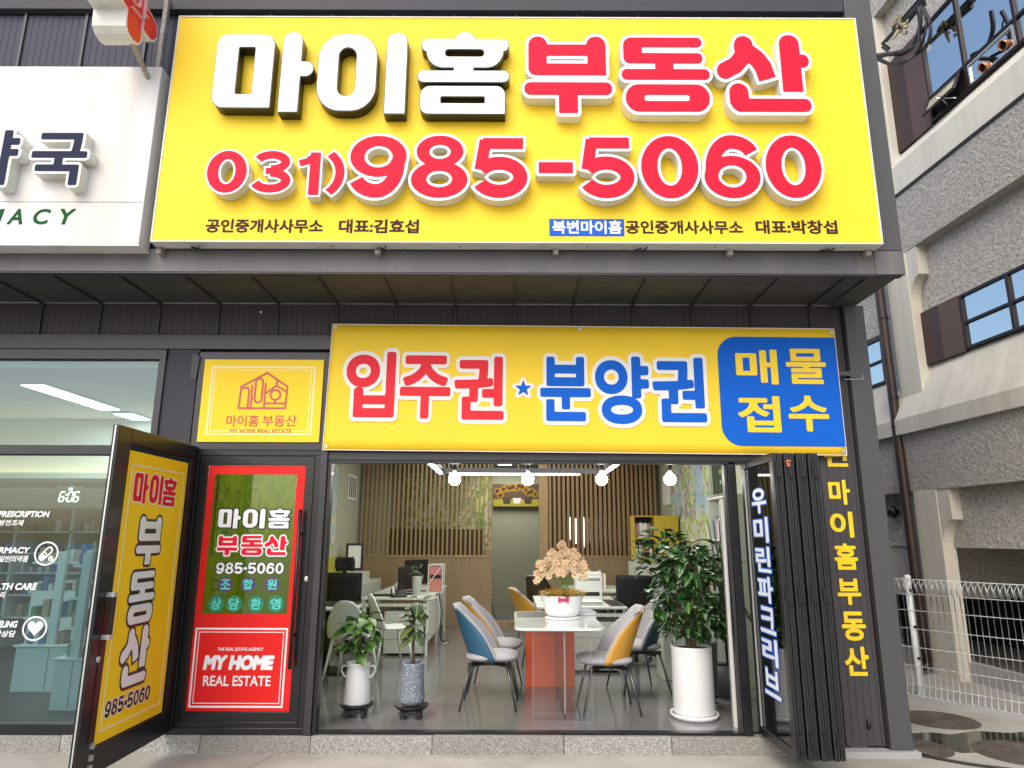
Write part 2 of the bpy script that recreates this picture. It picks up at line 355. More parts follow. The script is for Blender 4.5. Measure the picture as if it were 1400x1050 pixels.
class MB:
    def __init__(s): s.v = []; s.f = []; s.sm = False
    def add(s, vs, fs):
        k = len(s.v); s.v += [tuple(q) for q in vs]; s.f += [tuple(i + k for i in f) for f in fs]; return s
    def box(s, x0, x1, y0, y1, z0, z1, M4=None):
        vs = [(x, y, z) for z in (z0, z1) for (x, y) in ((x0, y0), (x1, y0), (x1, y1), (x0, y1))]
        if M4 is not None: vs = [M4 @ Vector(q) for q in vs]
        return s.add(vs, [(3, 2, 1, 0), (4, 5, 6, 7), (0, 1, 5, 4), (1, 2, 6, 5), (2, 3, 7, 6), (3, 0, 4, 7)])
    def bar(s, a, b, w, h=None):
        a = Vector(a); b = Vector(b); h = h or w; d = b - a; L = d.length; q = d.to_track_quat('Z', 'Y').to_matrix().to_4x4()
        return s.box(-w / 2, w / 2, -h / 2, h / 2, 0, L, Matrix.Translation(a) @ q)
    def tube(s, pts, r, n=8, cap=True):
        pts = [Vector(p) for p in pts]; rs = r if isinstance(r, (list, tuple)) else [r] * len(pts)
        vs = []; fs = []; m = len(pts); ref = Vector((0, 0, 1))
        d0 = (pts[1] - pts[0]).normalized()
        if abs(d0.z) > .9: ref = Vector((1, 0, 0))
        for i, p in enumerate(pts):
            d = (pts[min(i + 1, m - 1)] - pts[max(i - 1, 0)]).normalized()
            a = d.cross(ref)
            if a.length < 1e-4: a = d.orthogonal()
            a.normalize(); b = d.cross(a).normalized()
            for k in range(n):
                t = 2 * PI * k / n; vs.append(p + (a * math.cos(t) + b * math.sin(t)) * rs[i])
        for i in range(m - 1):
            for k in range(n):
                fs.append((i * n + k, i * n + (k + 1) % n, (i + 1) * n + (k + 1) % n, (i + 1) * n + k))
        if cap: fs.append(tuple(range(n))[::-1]); fs.append(tuple((m - 1) * n + k for k in range(n)))
        return s.add(vs, fs)
    def lathe(s, prof, n=32, c=(0, 0, 0), sx=1, sy=1):
        vs = []; fs = []; m = len(prof)
        for (r, z) in prof:
            for k in range(n):
                t = 2 * PI * k / n; vs.append((c[0] + r * sx * math.cos(t), c[1] + r * sy * math.sin(t), c[2] + z))
        for i in range(m - 1):
            for k in range(n): fs.append((i * n + k, i * n + (k + 1) % n, (i + 1) * n + (k + 1) % n, (i + 1) * n + k))
        return s.add(vs, fs)
    def disc(s, r, z, n=32, c=(0, 0), sx=1, sy=1):
        return s.add([(c[0] + r * sx * math.cos(2 * PI * k / n), c[1] + r * sy * math.sin(2 * PI * k / n), z) for k in range(n)], [tuple(range(n))])
    def prism_xz(s, poly, y0, y1):
        n = len(poly); vs = [(x, y0, z) for x, z in poly] + [(x, y1, z) for x, z in poly]
        return s.add(vs, [tuple(range(n)), tuple(range(2 * n - 1, n - 1, -1))] + [(k, k + n, (k + 1) % n + n, (k + 1) % n) for k in range(n)])
    def prism_xy(s, poly, z0, z1):
        n = len(poly); vs = [(x, y, z0) for x, y in poly] + [(x, y, z1) for x, y in poly]
        return s.add(vs, [tuple(range(n))[::-1], tuple(range(n, 2 * n))] + [(k, (k + 1) % n, (k + 1) % n + n, k + n) for k in range(n)])
    def grid(s, fn, nu, nv):
        vs = [fn(i / nu, j / nv) for j in range(nv + 1) for i in range(nu + 1)]
        return s.add(vs, [(j * (nu + 1) + i, j * (nu + 1) + i + 1, (j + 1) * (nu + 1) + i + 1, (j + 1) * (nu + 1) + i) for j in range(nv) for i in range(nu)])
    def mesh(s, name, m, smooth=False):
        me = bpy.data.meshes.new(name); me.from_pydata(s.v, [], s.f)
        me.materials.append(M[m] if isinstance(m, str) else m)
        if smooth: me.polygons.foreach_set('use_smooth', [True] * len(me.polygons))
        me.update(); return me
    def build(s, name, m, parent=None, smooth=False, bevel=0, solid=0, loc=None, sub=0):
        o = bpy.data.objects.new(name, s.mesh(name, m, smooth)); link(o)
        if parent: o.parent = parent
        if loc: o.location = loc
        if solid:
            q = o.modifiers.new('solid', 'SOLIDIFY'); q.thickness = solid; q.offset = 0
        if sub:
            q = o.modifiers.new('sub', 'SUBSURF'); q.levels = sub; q.render_levels = sub
        if bevel:
            q = o.modifiers.new('bevel', 'BEVEL'); q.width = bevel; q.segments = 2; q.limit_method = 'ANGLE'; q.angle_limit = R(40)
        return o
def box(name, m, parent, x0, x1, y0, y1, z0, z1, bevel=0, label=None):
    o = MB().box(x0, x1, y0, y1, z0, z1).build(name, m, parent, bevel=bevel)
    if label: o['label'] = label
    return o
def struct(o): o['kind'] = 'structure'; return o
def inst(src, parent, loc=(0, 0, 0), rot=None, scale=None, mw=None):
    o = src.copy(); link(o); o.parent = parent
    if mw is not None: o.matrix_local = mw
    else:
        o.location = loc
        if rot is not None: o.rotation_euler = rot
        if scale is not None: o.scale = scale
    return o
def copy_thing(root, loc, rz, label, group=None):
    r = root.copy(); link(r); r.location = loc; r.rotation_euler = (0, 0, rz); r['label'] = label
    if group: r['group'] = group
    for ch in list(root.children):
        c = ch.copy(); link(c); c.parent = r
        for g in ch.children:
            d = g.copy(); link(d); d.parent = c
    return r

# ------------------------------------------------------------ lettering engine: signed distances -> outlines -> solid letters
def d_cap(X, Y, x0, y0, x1, y1, r):
    dx, dy = x1 - x0, y1 - y0; L = dx * dx + dy * dy + 1e-9
    t = np.clip(((X - x0) * dx + (Y - y0) * dy) / L, 0, 1)
    return np.hypot(X - x0 - t * dx, Y - y0 - t * dy) - r
def d_rr(X, Y, x0, y0, x1, y1, r):     # r: one radius or (tl, tr, br, bl), y points down
    cx, cy, hx, hy = (x0 + x1) / 2, (y0 + y1) / 2, (x1 - x0) / 2, (y1 - y0) / 2
    if isinstance(r, (int, float)): r = (r, r, r, r)
    px, py = X - cx, Y - cy
    rr = np.where(px < 0, np.where(py < 0, r[0], r[3]), np.where(py < 0, r[1], r[2]))
    qx, qy = np.abs(px) - hx + rr, np.abs(py) - hy + rr
    return np.minimum(np.maximum(qx, qy), 0) + np.hypot(np.maximum(qx, 0), np.maximum(qy, 0)) - rr
def d_seg(X, Y, x0, y0, x1, y1, r):    # butt-ended bar
    L = math.hypot(x1 - x0, y1 - y0); ux, uy = (x1 - x0) / L, (y1 - y0) / L
    px, py = X - (x0 + x1) / 2, Y - (y0 + y1) / 2
    a = np.abs(px * ux + py * uy) - L / 2; b = np.abs(-px * uy + py * ux) - r
    return np.minimum(np.maximum(a, b), 0) + np.hypot(np.maximum(a, 0), np.maximum(b, 0))
def poly_dist(X, Y, segs):
    D = np.full(X.shape, 1e9)
    for (x0, y0, x1, y1) in segs:
        dx, dy = x1 - x0, y1 - y0; L = dx * dx + dy * dy + 1e-12
        t = np.clip(((X - x0) * dx + (Y - y0) * dy) / L, 0, 1)
        D = np.minimum(D, (X - x0 - t * dx) ** 2 + (Y - y0 - t * dy) ** 2)
    return np.sqrt(D)
def arc(cx, cy, rx, ry, a0, a1, n=14):
    return [(cx + rx * math.cos(R(a0 + (a1 - a0) * i / n)), cy + ry * math.sin(R(a0 + (a1 - a0) * i / n))) for i in range(n + 1)]

# hand-measured shapes (own units, y down); each entry: (sign, kind, args)
G = {}
G['마'] = [('+', 'rr', (100, 82, 330, 374, (42, 42, 4, 48))), ('-', 'rr', (189, 134, 254, 320, 6)),
          ('+', 'rr', (362, 72, 440, 390, (38, 38, 2, 2))), ('+', 'rr', (400, 190, 490, 250, (2, 30, 30, 2)))]
G['이'] = [('+', 'rr', (510, 80, 742, 386, 95)), ('-', 'rr', (590, 135, 660, 328, 35)), ('+', 'rr', (778, 72, 860, 397, (40, 40, 2, 2)))]
G['홈'] = [('+', 'rr', (1052, 72, 1135, 130, (38, 38, 2, 2))), ('+', 'rr', (918, 99, 1270, 152, 26)), ('+', 'rr', (940, 110, 1248, 217, (10, 10, 68, 68))),
          ('-', 'rr', (1015, 143, 1170, 171, 13)), ('+', 'rr', (1050, 205, 1130, 240, 2)), ('+', 'rr', (907, 227, 1272, 275, 24)),
          ('+', 'rr', (920, 288, 1256, 399, (40, 36, 3, 34))), ('-', 'rr', (1002, 331, 1175, 356, 5))]
G['부'] = [('+', 'rr', (60, 112, 346, 226, (4, 4, 3, 28))), ('+', 'rr', (60, 82, 130, 160, (34, 34, 2, 2))), ('+', 'rr', (274, 82, 346, 160, (34, 34, 2, 2))),
          ('-', 'rr', (128, 154, 278, 183, 3)), ('+', 'rr', (45, 252, 366, 298, 23)), ('+', 'rr', (171, 275, 240, 363, (2, 2, 3, 3)))]
G['동'] = [('+', 'rr', (413, 88, 482, 184, (30, 2, 2, 22))), ('+', 'rr', (430, 88, 703, 124, 18)), ('+', 'rr', (430, 146, 703, 184, 18)),
          ('+', 'rr', (528, 175, 595, 215, 2)), ('+', 'rr', (404, 205, 726, 244, 19)), ('+', 'rr', (416, 261, 720, 359, 48)), ('-', 'rr', (484, 299, 648, 321, 10))]
G['산'] = [('+', 'rr', (822, 82, 892, 150, (34, 34, 20, 20))), ('+', 'pl', ([(856, 140), (845, 165), (822, 190), (782, 210)], 30)),
          ('+', 'plb', ([(850, 132), (880, 148), (905, 168), (924, 196), (936, 240)], 32)),
          ('+', 'rr', (990, 78, 1064, 286, (34, 34, 2, 2))), ('+', 'rr', (1030, 150, 1095, 198, (2, 23, 23, 2))),
          ('+', 'rr', (792, 256, 862, 358, (34, 34, 2, 42))), ('+', 'rr', (820, 311, 1088, 358, (2, 23, 23, 2)))]
def digit(prims): return prims
sw = 26
G['0'] = [('+', 'ell', (100, 120, 100, 120)), ('-', 'ell', (100, 120, 43, 72))]
G['8'] = [('+', 'ell', (110, 62, 92, 62)), ('+', 'ell', (110, 172, 110, 70)), ('-', 'ell', (110, 64, 42, 28)), ('-', 'ell', (110, 170, 50, 32))]
G['9'] = [('+', 'ell', (108, 80, 104, 80)), ('-', 'ell', (108, 82, 52, 42)), ('+', 'plb', (arc(104, 110, 76, 104, -8, 90) + arc(104, 150, 78, 64, 90, 158)[1:], 26))]
G['6'] = [('+', 'ell', (104, 160, 104, 80)), ('-', 'ell', (104, 158, 52, 42)), ('+', 'plb', (arc(108, 130, 76, 104, 172, 270) + arc(108, 90, 78, 64, -90, -22)[1:], 26))]
G['5'] = [('+', 'seg', (42, 22, 192, 22, 22)), ('+', 'seg', (52, 8, 34, 128, 22)), ('+', 'plb', (arc(104, 158, 78, 56, -150, 90, 24) + arc(104, 158, 78, 56, 90, 154)[1:], 26))]
G['3'] = [('+', 'plb', (arc(104, 64, 70, 42, -160, 90), 22)), ('+', 'plb', (arc(104, 172, 78, 46, -90, 162), 23)), ('+', 'seg', (78, 116, 116, 116, 18))]
G['1'] = [('+', 'seg', (86, 0, 86, 238, 27)), ('+', 'seg', (4, 62, 70, 42, 18)), ('+', 'seg', (50, 44, 100, 16, 20))]
G[')'] = [('+', 'plb', (arc(-60, 120, 130, 150, -52, 52), 22))]
G['-'] = [('+', 'rr', (0, 0, 120, 40, 1))]
def star_pts(cx, cy, r, q=.42): return [(cx + (r if k % 2 == 0 else r * q) * math.sin(PI * k / 5), cy - (r if k % 2 == 0 else r * q) * math.cos(PI * k / 5)) for k in range(10)]
G['star'] = [('+', 'poly', (star_pts(50, 50, 50),))]
heart = [(50 + 2.9 * 16 * math.sin(t) ** 3, 48 - 2.9 * (13 * math.cos(t) - 5 * math.cos(2 * t) - 2 * math.cos(3 * t) - math.cos(4 * t))) for t in [2 * PI * k / 40 for k in range(40)]]
G['heart'] = [('+', 'poly', (heart,))]
G['ringicon'] = [('+', 'ell', (50, 50, 50, 50)), ('-', 'ell', (50, 50, 43, 43))]
G['disc'] = [('+', 'ell', (50, 50, 50, 50))]
G['pill'] = [('+', 'cap', (30, 66, 62, 34, 17)), ('-', 'cap', (47, 49, 62, 34, 10)), ('+', 'seg', (38, 40, 56, 58, 3)), ('+', 'ell', (74, 72, 13, 13)), ('-', 'seg', (66, 80, 82, 64, 1.6))]
lw = 4.2
G['houselogo'] = [('+', 'plo', ([(1000, 576), (1107, 517), (1196, 574), (1193, 663), (998, 663), (1003, 576)], lw)),
    ('+', 'plo', ([(1012, 582), (1030, 578), (1036, 590), (1036, 660)], lw)), ('+', 'plo', ([(1048, 570), (1048, 663)], lw)), ('+', 'plo', ([(1048, 622), (1060, 622)], lw)),
    ('+', 'plo', ([(1062, 565)] + arc(1077, 556, 15, 16, 180, 360, 8) + arc(1077, 624, 15, 16, 0, 180, 8) + [(1062, 565)], lw)),
    ('+', 'plo', ([(1104, 562), (1104, 663)], lw)), ('+', 'plo', ([(1104, 604), (1150, 570), (1195, 596)], lw)), ('+', 'plo', ([(1150, 570), (1150, 545)], lw)),
    ('+', 'plo', (arc(1148, 608, 21, 20, 0, 360, 20), lw)), ('+', 'plo', ([(1148, 628), (1148, 643)], lw)), ('+', 'plo', ([(1106, 643), (1192, 643)], lw))]
def seg7(ch):
    on = {'0': 'abcdef', '6': 'acdefg', ':': ''}[ch]
    S = {'a': (8, 4, 42, 4), 'b': (46, 8, 46, 42), 'c': (46, 54, 46, 88), 'd': (8, 92, 42, 92), 'e': (4, 54, 4, 88), 'f': (4, 8, 4, 42), 'g': (8, 48, 42, 48)}
    return [('+', 'seg', (*S[k], 4)) for k in on]
G['c6'] = seg7('6'); G['c0'] = seg7('0')

def eval_prims(pr, X, Y):
    D = np.full(X.shape, 1e6)
    for sg, k, a in pr:
        if k == 'rr': d = d_rr(X, Y, *a)
        elif k == 'cap': d = d_cap(X, Y, *a)
        elif k == 'seg': d = d_seg(X, Y, *a)
        elif k == 'ell':
            cx, cy, rx, ry = a; qx, qy = (X - cx) / rx, (Y - cy) / ry; q = np.hypot(qx, qy) + 1e-9
            g = np.hypot(qx / rx, qy / ry) + 1e-9; d = (q - 1) * q / g
        elif k in ('pl', 'plo'):
            pts, r = a; d = poly_dist(X, Y, [(*pts[i], *pts[i + 1]) for i in range(len(pts) - 1)]) - r
        elif k == 'plb':     # butt-ended polyline
            pts, r = a; d = poly_dist(X, Y, [(*pts[i], *pts[i + 1]) for i in range(len(pts) - 1)]) - r
            for (p, q_) in ((pts[0], pts[1]), (pts[-1], pts[-2])):
                L = math.hypot(p[0] - q_[0], p[1] - q_[1]); ux, uy = (p[0] - q_[0]) / L, (p[1] - q_[1]) / L
                pl = (X - p[0]) * ux + (Y - p[1]) * uy
                near = np.hypot(X - p[0], Y - p[1]) < r * 1.6
                d = np.where(near & (pl > 0), np.maximum(d, pl), d)
        elif k == 'poly':
            pts = a[0]; n = len(pts); segs = [(*pts[i], *pts[(i + 1) % n]) for i in range(n)]
            d = poly_dist(X, Y, segs) * np.where(inside(X, Y, segs), -1, 1)
        D = np.minimum(D, d) if sg == '+' else np.maximum(D, -d)
    return D
def inside(X, Y, segs):
    I = np.zeros(X.shape, bool); ys = Y[:, 0]
    for (x0, y0, x1, y1) in segs:
        rows = np.nonzero((ys > min(y0, y1)) & (ys <= max(y0, y1)))[0]
        if len(rows) == 0: continue
        xi = x0 + (ys[rows] - y0) / (y1 - y0) * (x1 - x0)
        I[rows] ^= (X[rows] < xi[:, None])
    return I
def contours(D, x0, y0, h):
    ny, nx = D.shape; S = D < 0
    c = S[:-1, :-1].astype(int) + 2 * S[:-1, 1:] + 4 * S[1:, 1:] + 8 * S[1:, :-1]
    js, is_ = np.nonzero((c > 0) & (c < 15)); adj = {}; pt = {}
    T = {1: [(3, 0)], 2: [(0, 1)], 3: [(3, 1)], 4: [(1, 2)], 5: [(3, 0), (1, 2)], 6: [(0, 2)], 7: [(3, 2)], 8: [(2, 3)], 9: [(2, 0)], 10: [(0, 1), (2, 3)], 11: [(2, 1)], 12: [(1, 3)], 13: [(1, 0)], 14: [(0, 3)]}
    for j, i in zip(js.tolist(), is_.tolist()):
        def key(e):
            if e == 0: return (0, j, i)
            if e == 2: return (0, j + 1, i)
            if e == 3: return (1, j, i)
            return (1, j, i + 1)
        for a, b in T[int(c[j, i])]:
            ka, kb = key(a), key(b)
            for k in (ka, kb):
                if k not in pt:
                    t, jj, ii = k
                    if t == 0: a0, b0 = D[jj, ii], D[jj, ii + 1]; f = a0 / (a0 - b0); pt[k] = (x0 + (ii + f) * h, y0 + jj * h)
                    else: a0, b0 = D[jj, ii], D[jj + 1, ii]; f = a0 / (a0 - b0); pt[k] = (x0 + ii * h, y0 + (jj + f) * h)
            adj.setdefault(ka, []).append(kb); adj.setdefault(kb, []).append(ka)
    loops = []; seen = set()
    for k in adj:
        if k in seen: continue
        lp = [k]; seen.add(k); cur = k
        while True:
            nx_ = [q for q in adj[cur] if q not in seen]
            if not nx_: break
            cur = nx_[0]; seen.add(cur); lp.append(cur)
        if len(lp) >= 4: loops.append([pt[q] for q in lp])
    return [simp(l, h * .09) for l in loops]
def simp(p, eps):
    n = len(p)
    if n < 8: return p
    P = np.array(p); k = int(np.argmax(np.hypot(*(P - P[0]).T)))
    def dp(a, b):
        st = [(a, b)]; keep = set()
        while st:
            a, b = st.pop()
            if b - a < 2: continue
            A, B = Q[a], Q[b]; d = B - A; L = math.hypot(*d) + 1e-12
            e = np.abs((Q[a + 1:b, 0] - A[0]) * d[1] - (Q[a + 1:b, 1] - A[1]) * d[0]) / L
            m = int(np.argmax(e))
            if e[m] > eps: keep.add(a + 1 + m); st += [(a, a + 1 + m), (a + 1 + m, b)]
        return keep
    Q = np.vstack([P, P[:1]])
    ks = sorted({0, k} | dp(0, k) | {q for q in dp(k, n)})
    out = [tuple(P[q]) for q in ks if q < n]
    return out if len(out) >= 3 else p
_fc = {}
def font_segs(text):
    text = text.replace('f:', '')
    if text in _fc: return _fc[text]
    c = bpy.data.curves.new('t', 'FONT'); c.body = text; c.size = 1; c.resolution_u = 6
    o = bpy.data.objects.new('t', c); link(o)
    me = bpy.data.meshes.new_from_object(o)
    cnt = {}
    for p in me.polygons:
        for a, b in p.edge_keys: cnt[(a, b)] = cnt.get((a, b), 0) + 1
    V = [(v.co.x, -v.co.y) for v in me.vertices]
    segs = [(*V[a], *V[b]) for (a, b), k in cnt.items() if k == 1]
    # welding is not needed: the fill keeps each outline's own vertices
    bpy.data.objects.remove(o); bpy.data.curves.remove(c); bpy.data.meshes.remove(me)
    _fc[text] = segs; return segs
_gc = {}
def shape(key, off=0.0, bold=0.0, res=70):
    """outline loops of a glyph or a line of text, grown by off (a share of its height); returns loops and the bbox at off = 0"""
    ck = (key, off, bold, res)
    if ck in _gc: return _gc[ck]
    hand = key in G
    if hand: pr = G[key]
    else:
        segs = font_segs(key); A = np.array(segs)
        bx0, bx1 = min(A[:, 0].min(), A[:, 2].min()), max(A[:, 0].max(), A[:, 2].max())
        by0, by1 = min(A[:, 1].min(), A[:, 3].min()), max(A[:, 1].max(), A[:, 3].max())
    if hand:
        g = np.meshgrid(np.linspace(-80, 1400, 741), np.linspace(-80, 720, 401)); D = eval_prims(pr, *g) < 0
        ys, xs = np.nonzero(D); bx0, bx1, by0, by1 = g[0][0, xs.min()] - 1, g[0][0, xs.max()] + 1, g[1][ys.min(), 0] - 1, g[1][ys.max(), 0] + 1
    H = by1 - by0; b = bold * H; o = off * H
    h = H / res; pad = b + o + 3 * h + (4 if hand else 0)
    xs = np.arange(bx0 - pad, bx1 + pad, h); ys = np.arange(by0 - pad, by1 + pad, h) + h * .137
    X, Y = np.meshgrid(xs, ys)
    if hand: D = eval_prims(pr, X, Y)
    else:
        D = np.full(X.shape, 1e9)
        # only the columns near each outline segment need its distance
        lim = pad + 2 * h; F = np.full(X.shape, lim * lim)
        for (x0, y0, x1, y1) in segs:
            i0 = max(0, int((min(x0, x1) - lim - xs[0]) / h)); i1 = min(len(xs), int((max(x0, x1) + lim - xs[0]) / h) + 2)
            dx, dy = x1 - x0, y1 - y0; L = dx * dx + dy * dy + 1e-12; sx, sy = X[:, i0:i1], Y[:, i0:i1]
            t = np.clip(((sx - x0) * dx + (sy - y0) * dy) / L, 0, 1)
            F[:, i0:i1] = np.minimum(F[:, i0:i1], (sx - x0 - t * dx) ** 2 + (sy - y0 - t * dy) ** 2)
        D = np.sqrt(F) * np.where(inside(X, Y, segs), -1, 1)
    L = contours(D - b - o, xs[0], ys[0], h)
    r = (L, (bx0 - b, by0 - b, bx1 + b, by1 + b)); _gc[ck] = r; return r

def loops_mesh(name, loops, thick, m):
    c = bpy.data.curves.new('c', 'CURVE'); c.dimensions = '2D'; c.fill_mode = 'BOTH'; c.extrude = thick / 2
    for lp in loops:
        s = c.splines.new('POLY'); s.points.add(len(lp) - 1)
        s.points.foreach_set('co', [q for (x, y) in lp for q in (x, y, 0, 1)]); s.use_cyclic_u = True
    o = bpy.data.objects.new('c', c); link(o)
    me = bpy.data.meshes.new_from_object(o); me.name = name
    bpy.data.objects.remove(o); bpy.data.curves.remove(c)
    me.materials.clear(); me.materials.append(M[m]); return me
_lc = [0]
def letter(name, key, bb, y, m, parent=None, thick=.002, off=0.0, bold=0.0, res=60, shear=0.0):
    """key drawn into bb = (x0, z0, x1, z1) on the plane y of the parent's frame, standing proud towards -y by thick"""
    L, (gx0, gy0, gx1, gy1) = shape(key, off, bold, res)
    _lc[0] += 1; y = y - .00022 * (_lc[0] % 3) if thick < .01 else y - .0012 * (_lc[0] % 5)
    x0, z0, x1, z1 = bb; kx = (x1 - x0) / (gx1 - gx0); kz = (z1 - z0) / (gy1 - gy0); cz = (z0 + z1) / 2
    def mp(q):
        z = z1 - (q[1] - gy0) * kz; return (x0 + (q[0] - gx0) * kx + (z - cz) * shear, z)
    loops = [[mp(q) for q in l] for l in L]
    ox, oz = (x0 + x1) / 2, cz
    me = loops_mesh(name, [[(x - ox, z - oz) for x, z in l] for l in loops], thick, m)
    o = bpy.data.objects.new(name, me); link(o); o.parent = parent
    o.rotation_euler = (R(90), 0, 0); o.location = (ox, y - thick / 2, oz)
    return o
def frame_ring(mb, x0, z0, x1, z1, w, y0, y1):
    mb.box(x0, x1, y0, y1, z1 - w, z1); mb.box(x0, x1, y0, y1, z0, z0 + w)
    mb.box(x0, x0 + w, y0, y1, z0 + w, z1 - w); mb.box(x1 - w, x1, y0, y1, z0 + w, z1 - w)
    return mb

# ============================================================ SETTING
YW, YF, FL = 5.9, 5.08, 0.145          # shop wall, fascia front, office floor level
struct(MB().add([(-120, -160, 0), (120, -160, 0), (120, 160, 0), (-120, 160, 0)], [(0, 1, 2, 3)]).build('ground', 'pave'))
step = struct(box('step', 'granite', None, -8, 2.32, 6.06, 6.2, 0.0, FL - .006))
xs = [-8, -6.4, -4.9, -3.55, -2.45, -1.58, -.62, .42, 1.27, 2.32]
for i in range(len(xs) - 1):
    g = box('granite_block', 'granite' if i % 2 else 'granite2', step, xs[i] + .002, xs[i + 1] - .002, YW - .03, 6.06, -.05, FL - .012 - .002 * (i % 3), bevel=.004)
# joints saw-cut in the pavement: dark recess strips
for a, b in (((-1.85, 5.86), (-2.25, 4.4)), ((2.2, 5.86), (2.5, 4.3)), ((-6, 4.35), (3.1, 4.35))):
    a = Vector((*a, .001)); b = Vector((*b, .001)); n = (b - a).normalized().cross(Vector((0, 0, 1))) * .0022
    struct(MB().add([a - n, a + n, b + n, b - n], [(0, 1, 2, 3)]).build('pavement_joint', 'seam'))
# office shell
fl = struct(MB().add([(-2.9, 5.98, FL), (2.75, 5.98, FL), (2.75, 16.3, FL), (-2.9, 16.3, FL)], [(0, 1, 2, 3)]).build('office_floor', 'floor'))
for k in range(1, 12):
    MB().box(-2.78, 2.72, 5.98 + k * .9 - .0008, 5.98 + k * .9 + .0008, FL, FL + .0006).build('floor_joint', 'seam', fl)
struct(box('office_ceiling', 'ceil', None, -2.9, 2.85, 5.95, 16.3, 3.3, 3.4))
struct(box('left_wall', 'wall_int', None, -2.9, -2.78, 6.05, 16.3, 0, 3.3))
wr = struct(box('right_wall', 'wall_int', None, 2.72, 2.85, 5.95, 16.3, 0, 3.3))
struct(box('rear_wall', 'wall_int', None, -2.9, 2.85, 16.1, 16.3, 0, 3.3))
box('skirting_board', 'desk_white', wr, 2.70, 2.72, 6.2, 12.6, FL, FL + .1)

# ---------------- shop building
bld = thing('shop_building', 'dark metal clad building above and around the open office front', 'building')
box('upper_wall', 'clad', bld, -9, 3.05, 5.2, 8.2, 3.78, 6.6)
box('header_wall', 'clad', bld, -9, 3.1, 5.93, 6.03, 3.2, 3.79)
box('door_header', 'alu_grey', bld, -1.64, 2.4, 5.9, 6.0, 2.36, 3.2)
box('side_wall', 'clad', bld, 2.86, 3.13, 5.98, 16.3, 0, 3.8)
box('column', 'clad', bld, -3.08, -2.78, 5.88, 6.1, 0.13, 3.36)
# upper facade: ribbed panels between raised seams, bands above and below
zt, zb = atY(700, 14, YF).z, atY(700, 342, YF).z
P0 = -8.54; PW = .535
seamx = [P0 + PW * k for k in range(23) if P0 + PW * k < 2.85]
pan_up = None; pan_lo = None; sof = None; sm_up = None; sm_lo = None; rib = None
for i, x in enumerate(seamx):
    x1 = min(x + PW, 2.86) if x + PW < 3 else 2.86
    wd = PW - .012
    if pan_up is None:
        pan_up = MB().box(0, wd, 0, .03, zb + .02, zt - .02).build('cladding_panel', 'clad_up', bld, bevel=.003); pan_up.location = (x + .006, YF + .06, 0)
        pan_lo = MB().box(0, wd, 0, .03, 3.43, 3.735).build('cladding_panel', 'clad_lines', bld, bevel=.003); pan_lo.location = (x + .006, YW, 0)
        sof = MB().box(0, wd, 0, .78, 0, .02).build('soffit_panel', 'soffit', bld, bevel=.003); sof.location = (x + .006, YF + .07, 3.735)
        sm_up = MB().box(-.011, .011, 0, .05, zb, zt).build('seam_rib', 'seam', bld); sm_up.location = (x, YF + .04, 0)
        sm_lo = MB().box(-.010, .010, 0, .05, 3.43, 3.74).build('seam_rib', 'seam', bld); sm_lo.location = (x, YW - .02, 0)
        rib = MB().box(-.009, .009, 0, .78, -.022, .0).build('soffit_rib', 'seam', bld); rib.location = (x, YF + .07, 3.738)
    else:
        kx = 1 if x + PW < 2.86 else (2.86 - x) / PW
        oo = [0] * 3
        oo[0] = inst(pan_up, bld, (x + .006, YF + .06 + random.uniform(-.003, .003), 0)); oo[1] = inst(pan_lo, bld, (x + .006, YW + random.uniform(-.002, .002), 0)); oo[2] = inst(sof, bld, (x + .006, YF + .07, 3.735 + random.uniform(-.002, .002)))
        for q_ in oo: q_.scale.x = kx
        inst(sm_up, bld, (x, YF + .04, 0)); inst(sm_lo, bld, (x, YW - .02, 0)); inst(rib, bld, (x, YF + .07, 3.738))
box('fascia_band', 'band', bld, -9, 3.1, YF, YF + .07, 3.712, zb, bevel=.004)
box('fascia_lip', 'seam', bld, -9, 3.09, YF + .005, YF + .07, 3.700, 3.711)
box('top_band', 'clad', bld, -9, 2.875, YF, YF + .2, zt, 6.75, bevel=.004)
box('corner_panel', 'pilaster', bld, 2.877, 3.105, YF - .012, 5.92, zb + .003, 6.75, bevel=.006)
box('corner_panel', 'band', bld, 2.877, 3.107, YF - .011, YF + .08, 3.705, zb, bevel=.004)
box('corner_soffit', 'soffit', bld, 2.87, 3.1, YF + .09, YW + .02, 3.72, 3.76)
box('soffit_flashing', 'metal_light', bld, -9, 2.87, YW - .012, YW - .004, 3.728, 3.738)
# trim between lower panels and frames
box('trim_band', 'alu_grey', bld, -9, 2.35, YW - .035, YW + .03, atY(100, 478, YW).z, 3.43, bevel=.004)
# screw hole and chipped marks
for px, py in ((357, 427), (308, 432), (355, 443)):
    q = atY(px, py, YW - .006); MB().lathe([(.0, 0), (.012 if px == 357 else .004, 0)], 10).build('drill_mark', 'white_side', bld, loc=(q.x, YW - .012, q.z)).rotation_euler = (R(90), 0, 0)
# right-hand side panels and pilaster
sidep = MB().box(0, .315, 0, .03, .06, 3.70)
for k, x in enumerate((2.34, 2.665)):
    o = sidep.build('cladding_panel', 'clad_lines', bld, bevel=.003); o.location = (x, YW + .012, 0)
box('pilaster', 'pilaster', bld, 2.99, 3.168, YW - .045, YW + .10, .045, 3.72, bevel=.006)
box('pilaster_seam', 'dark', bld, 2.978, 2.99, YW - .01, YW + .05, .05, 3.72)
box('pilaster_plinth', 'conc_side', bld, 2.33, 3.2, YW - .09, YW + .05, -.02, .045, bevel=.005)
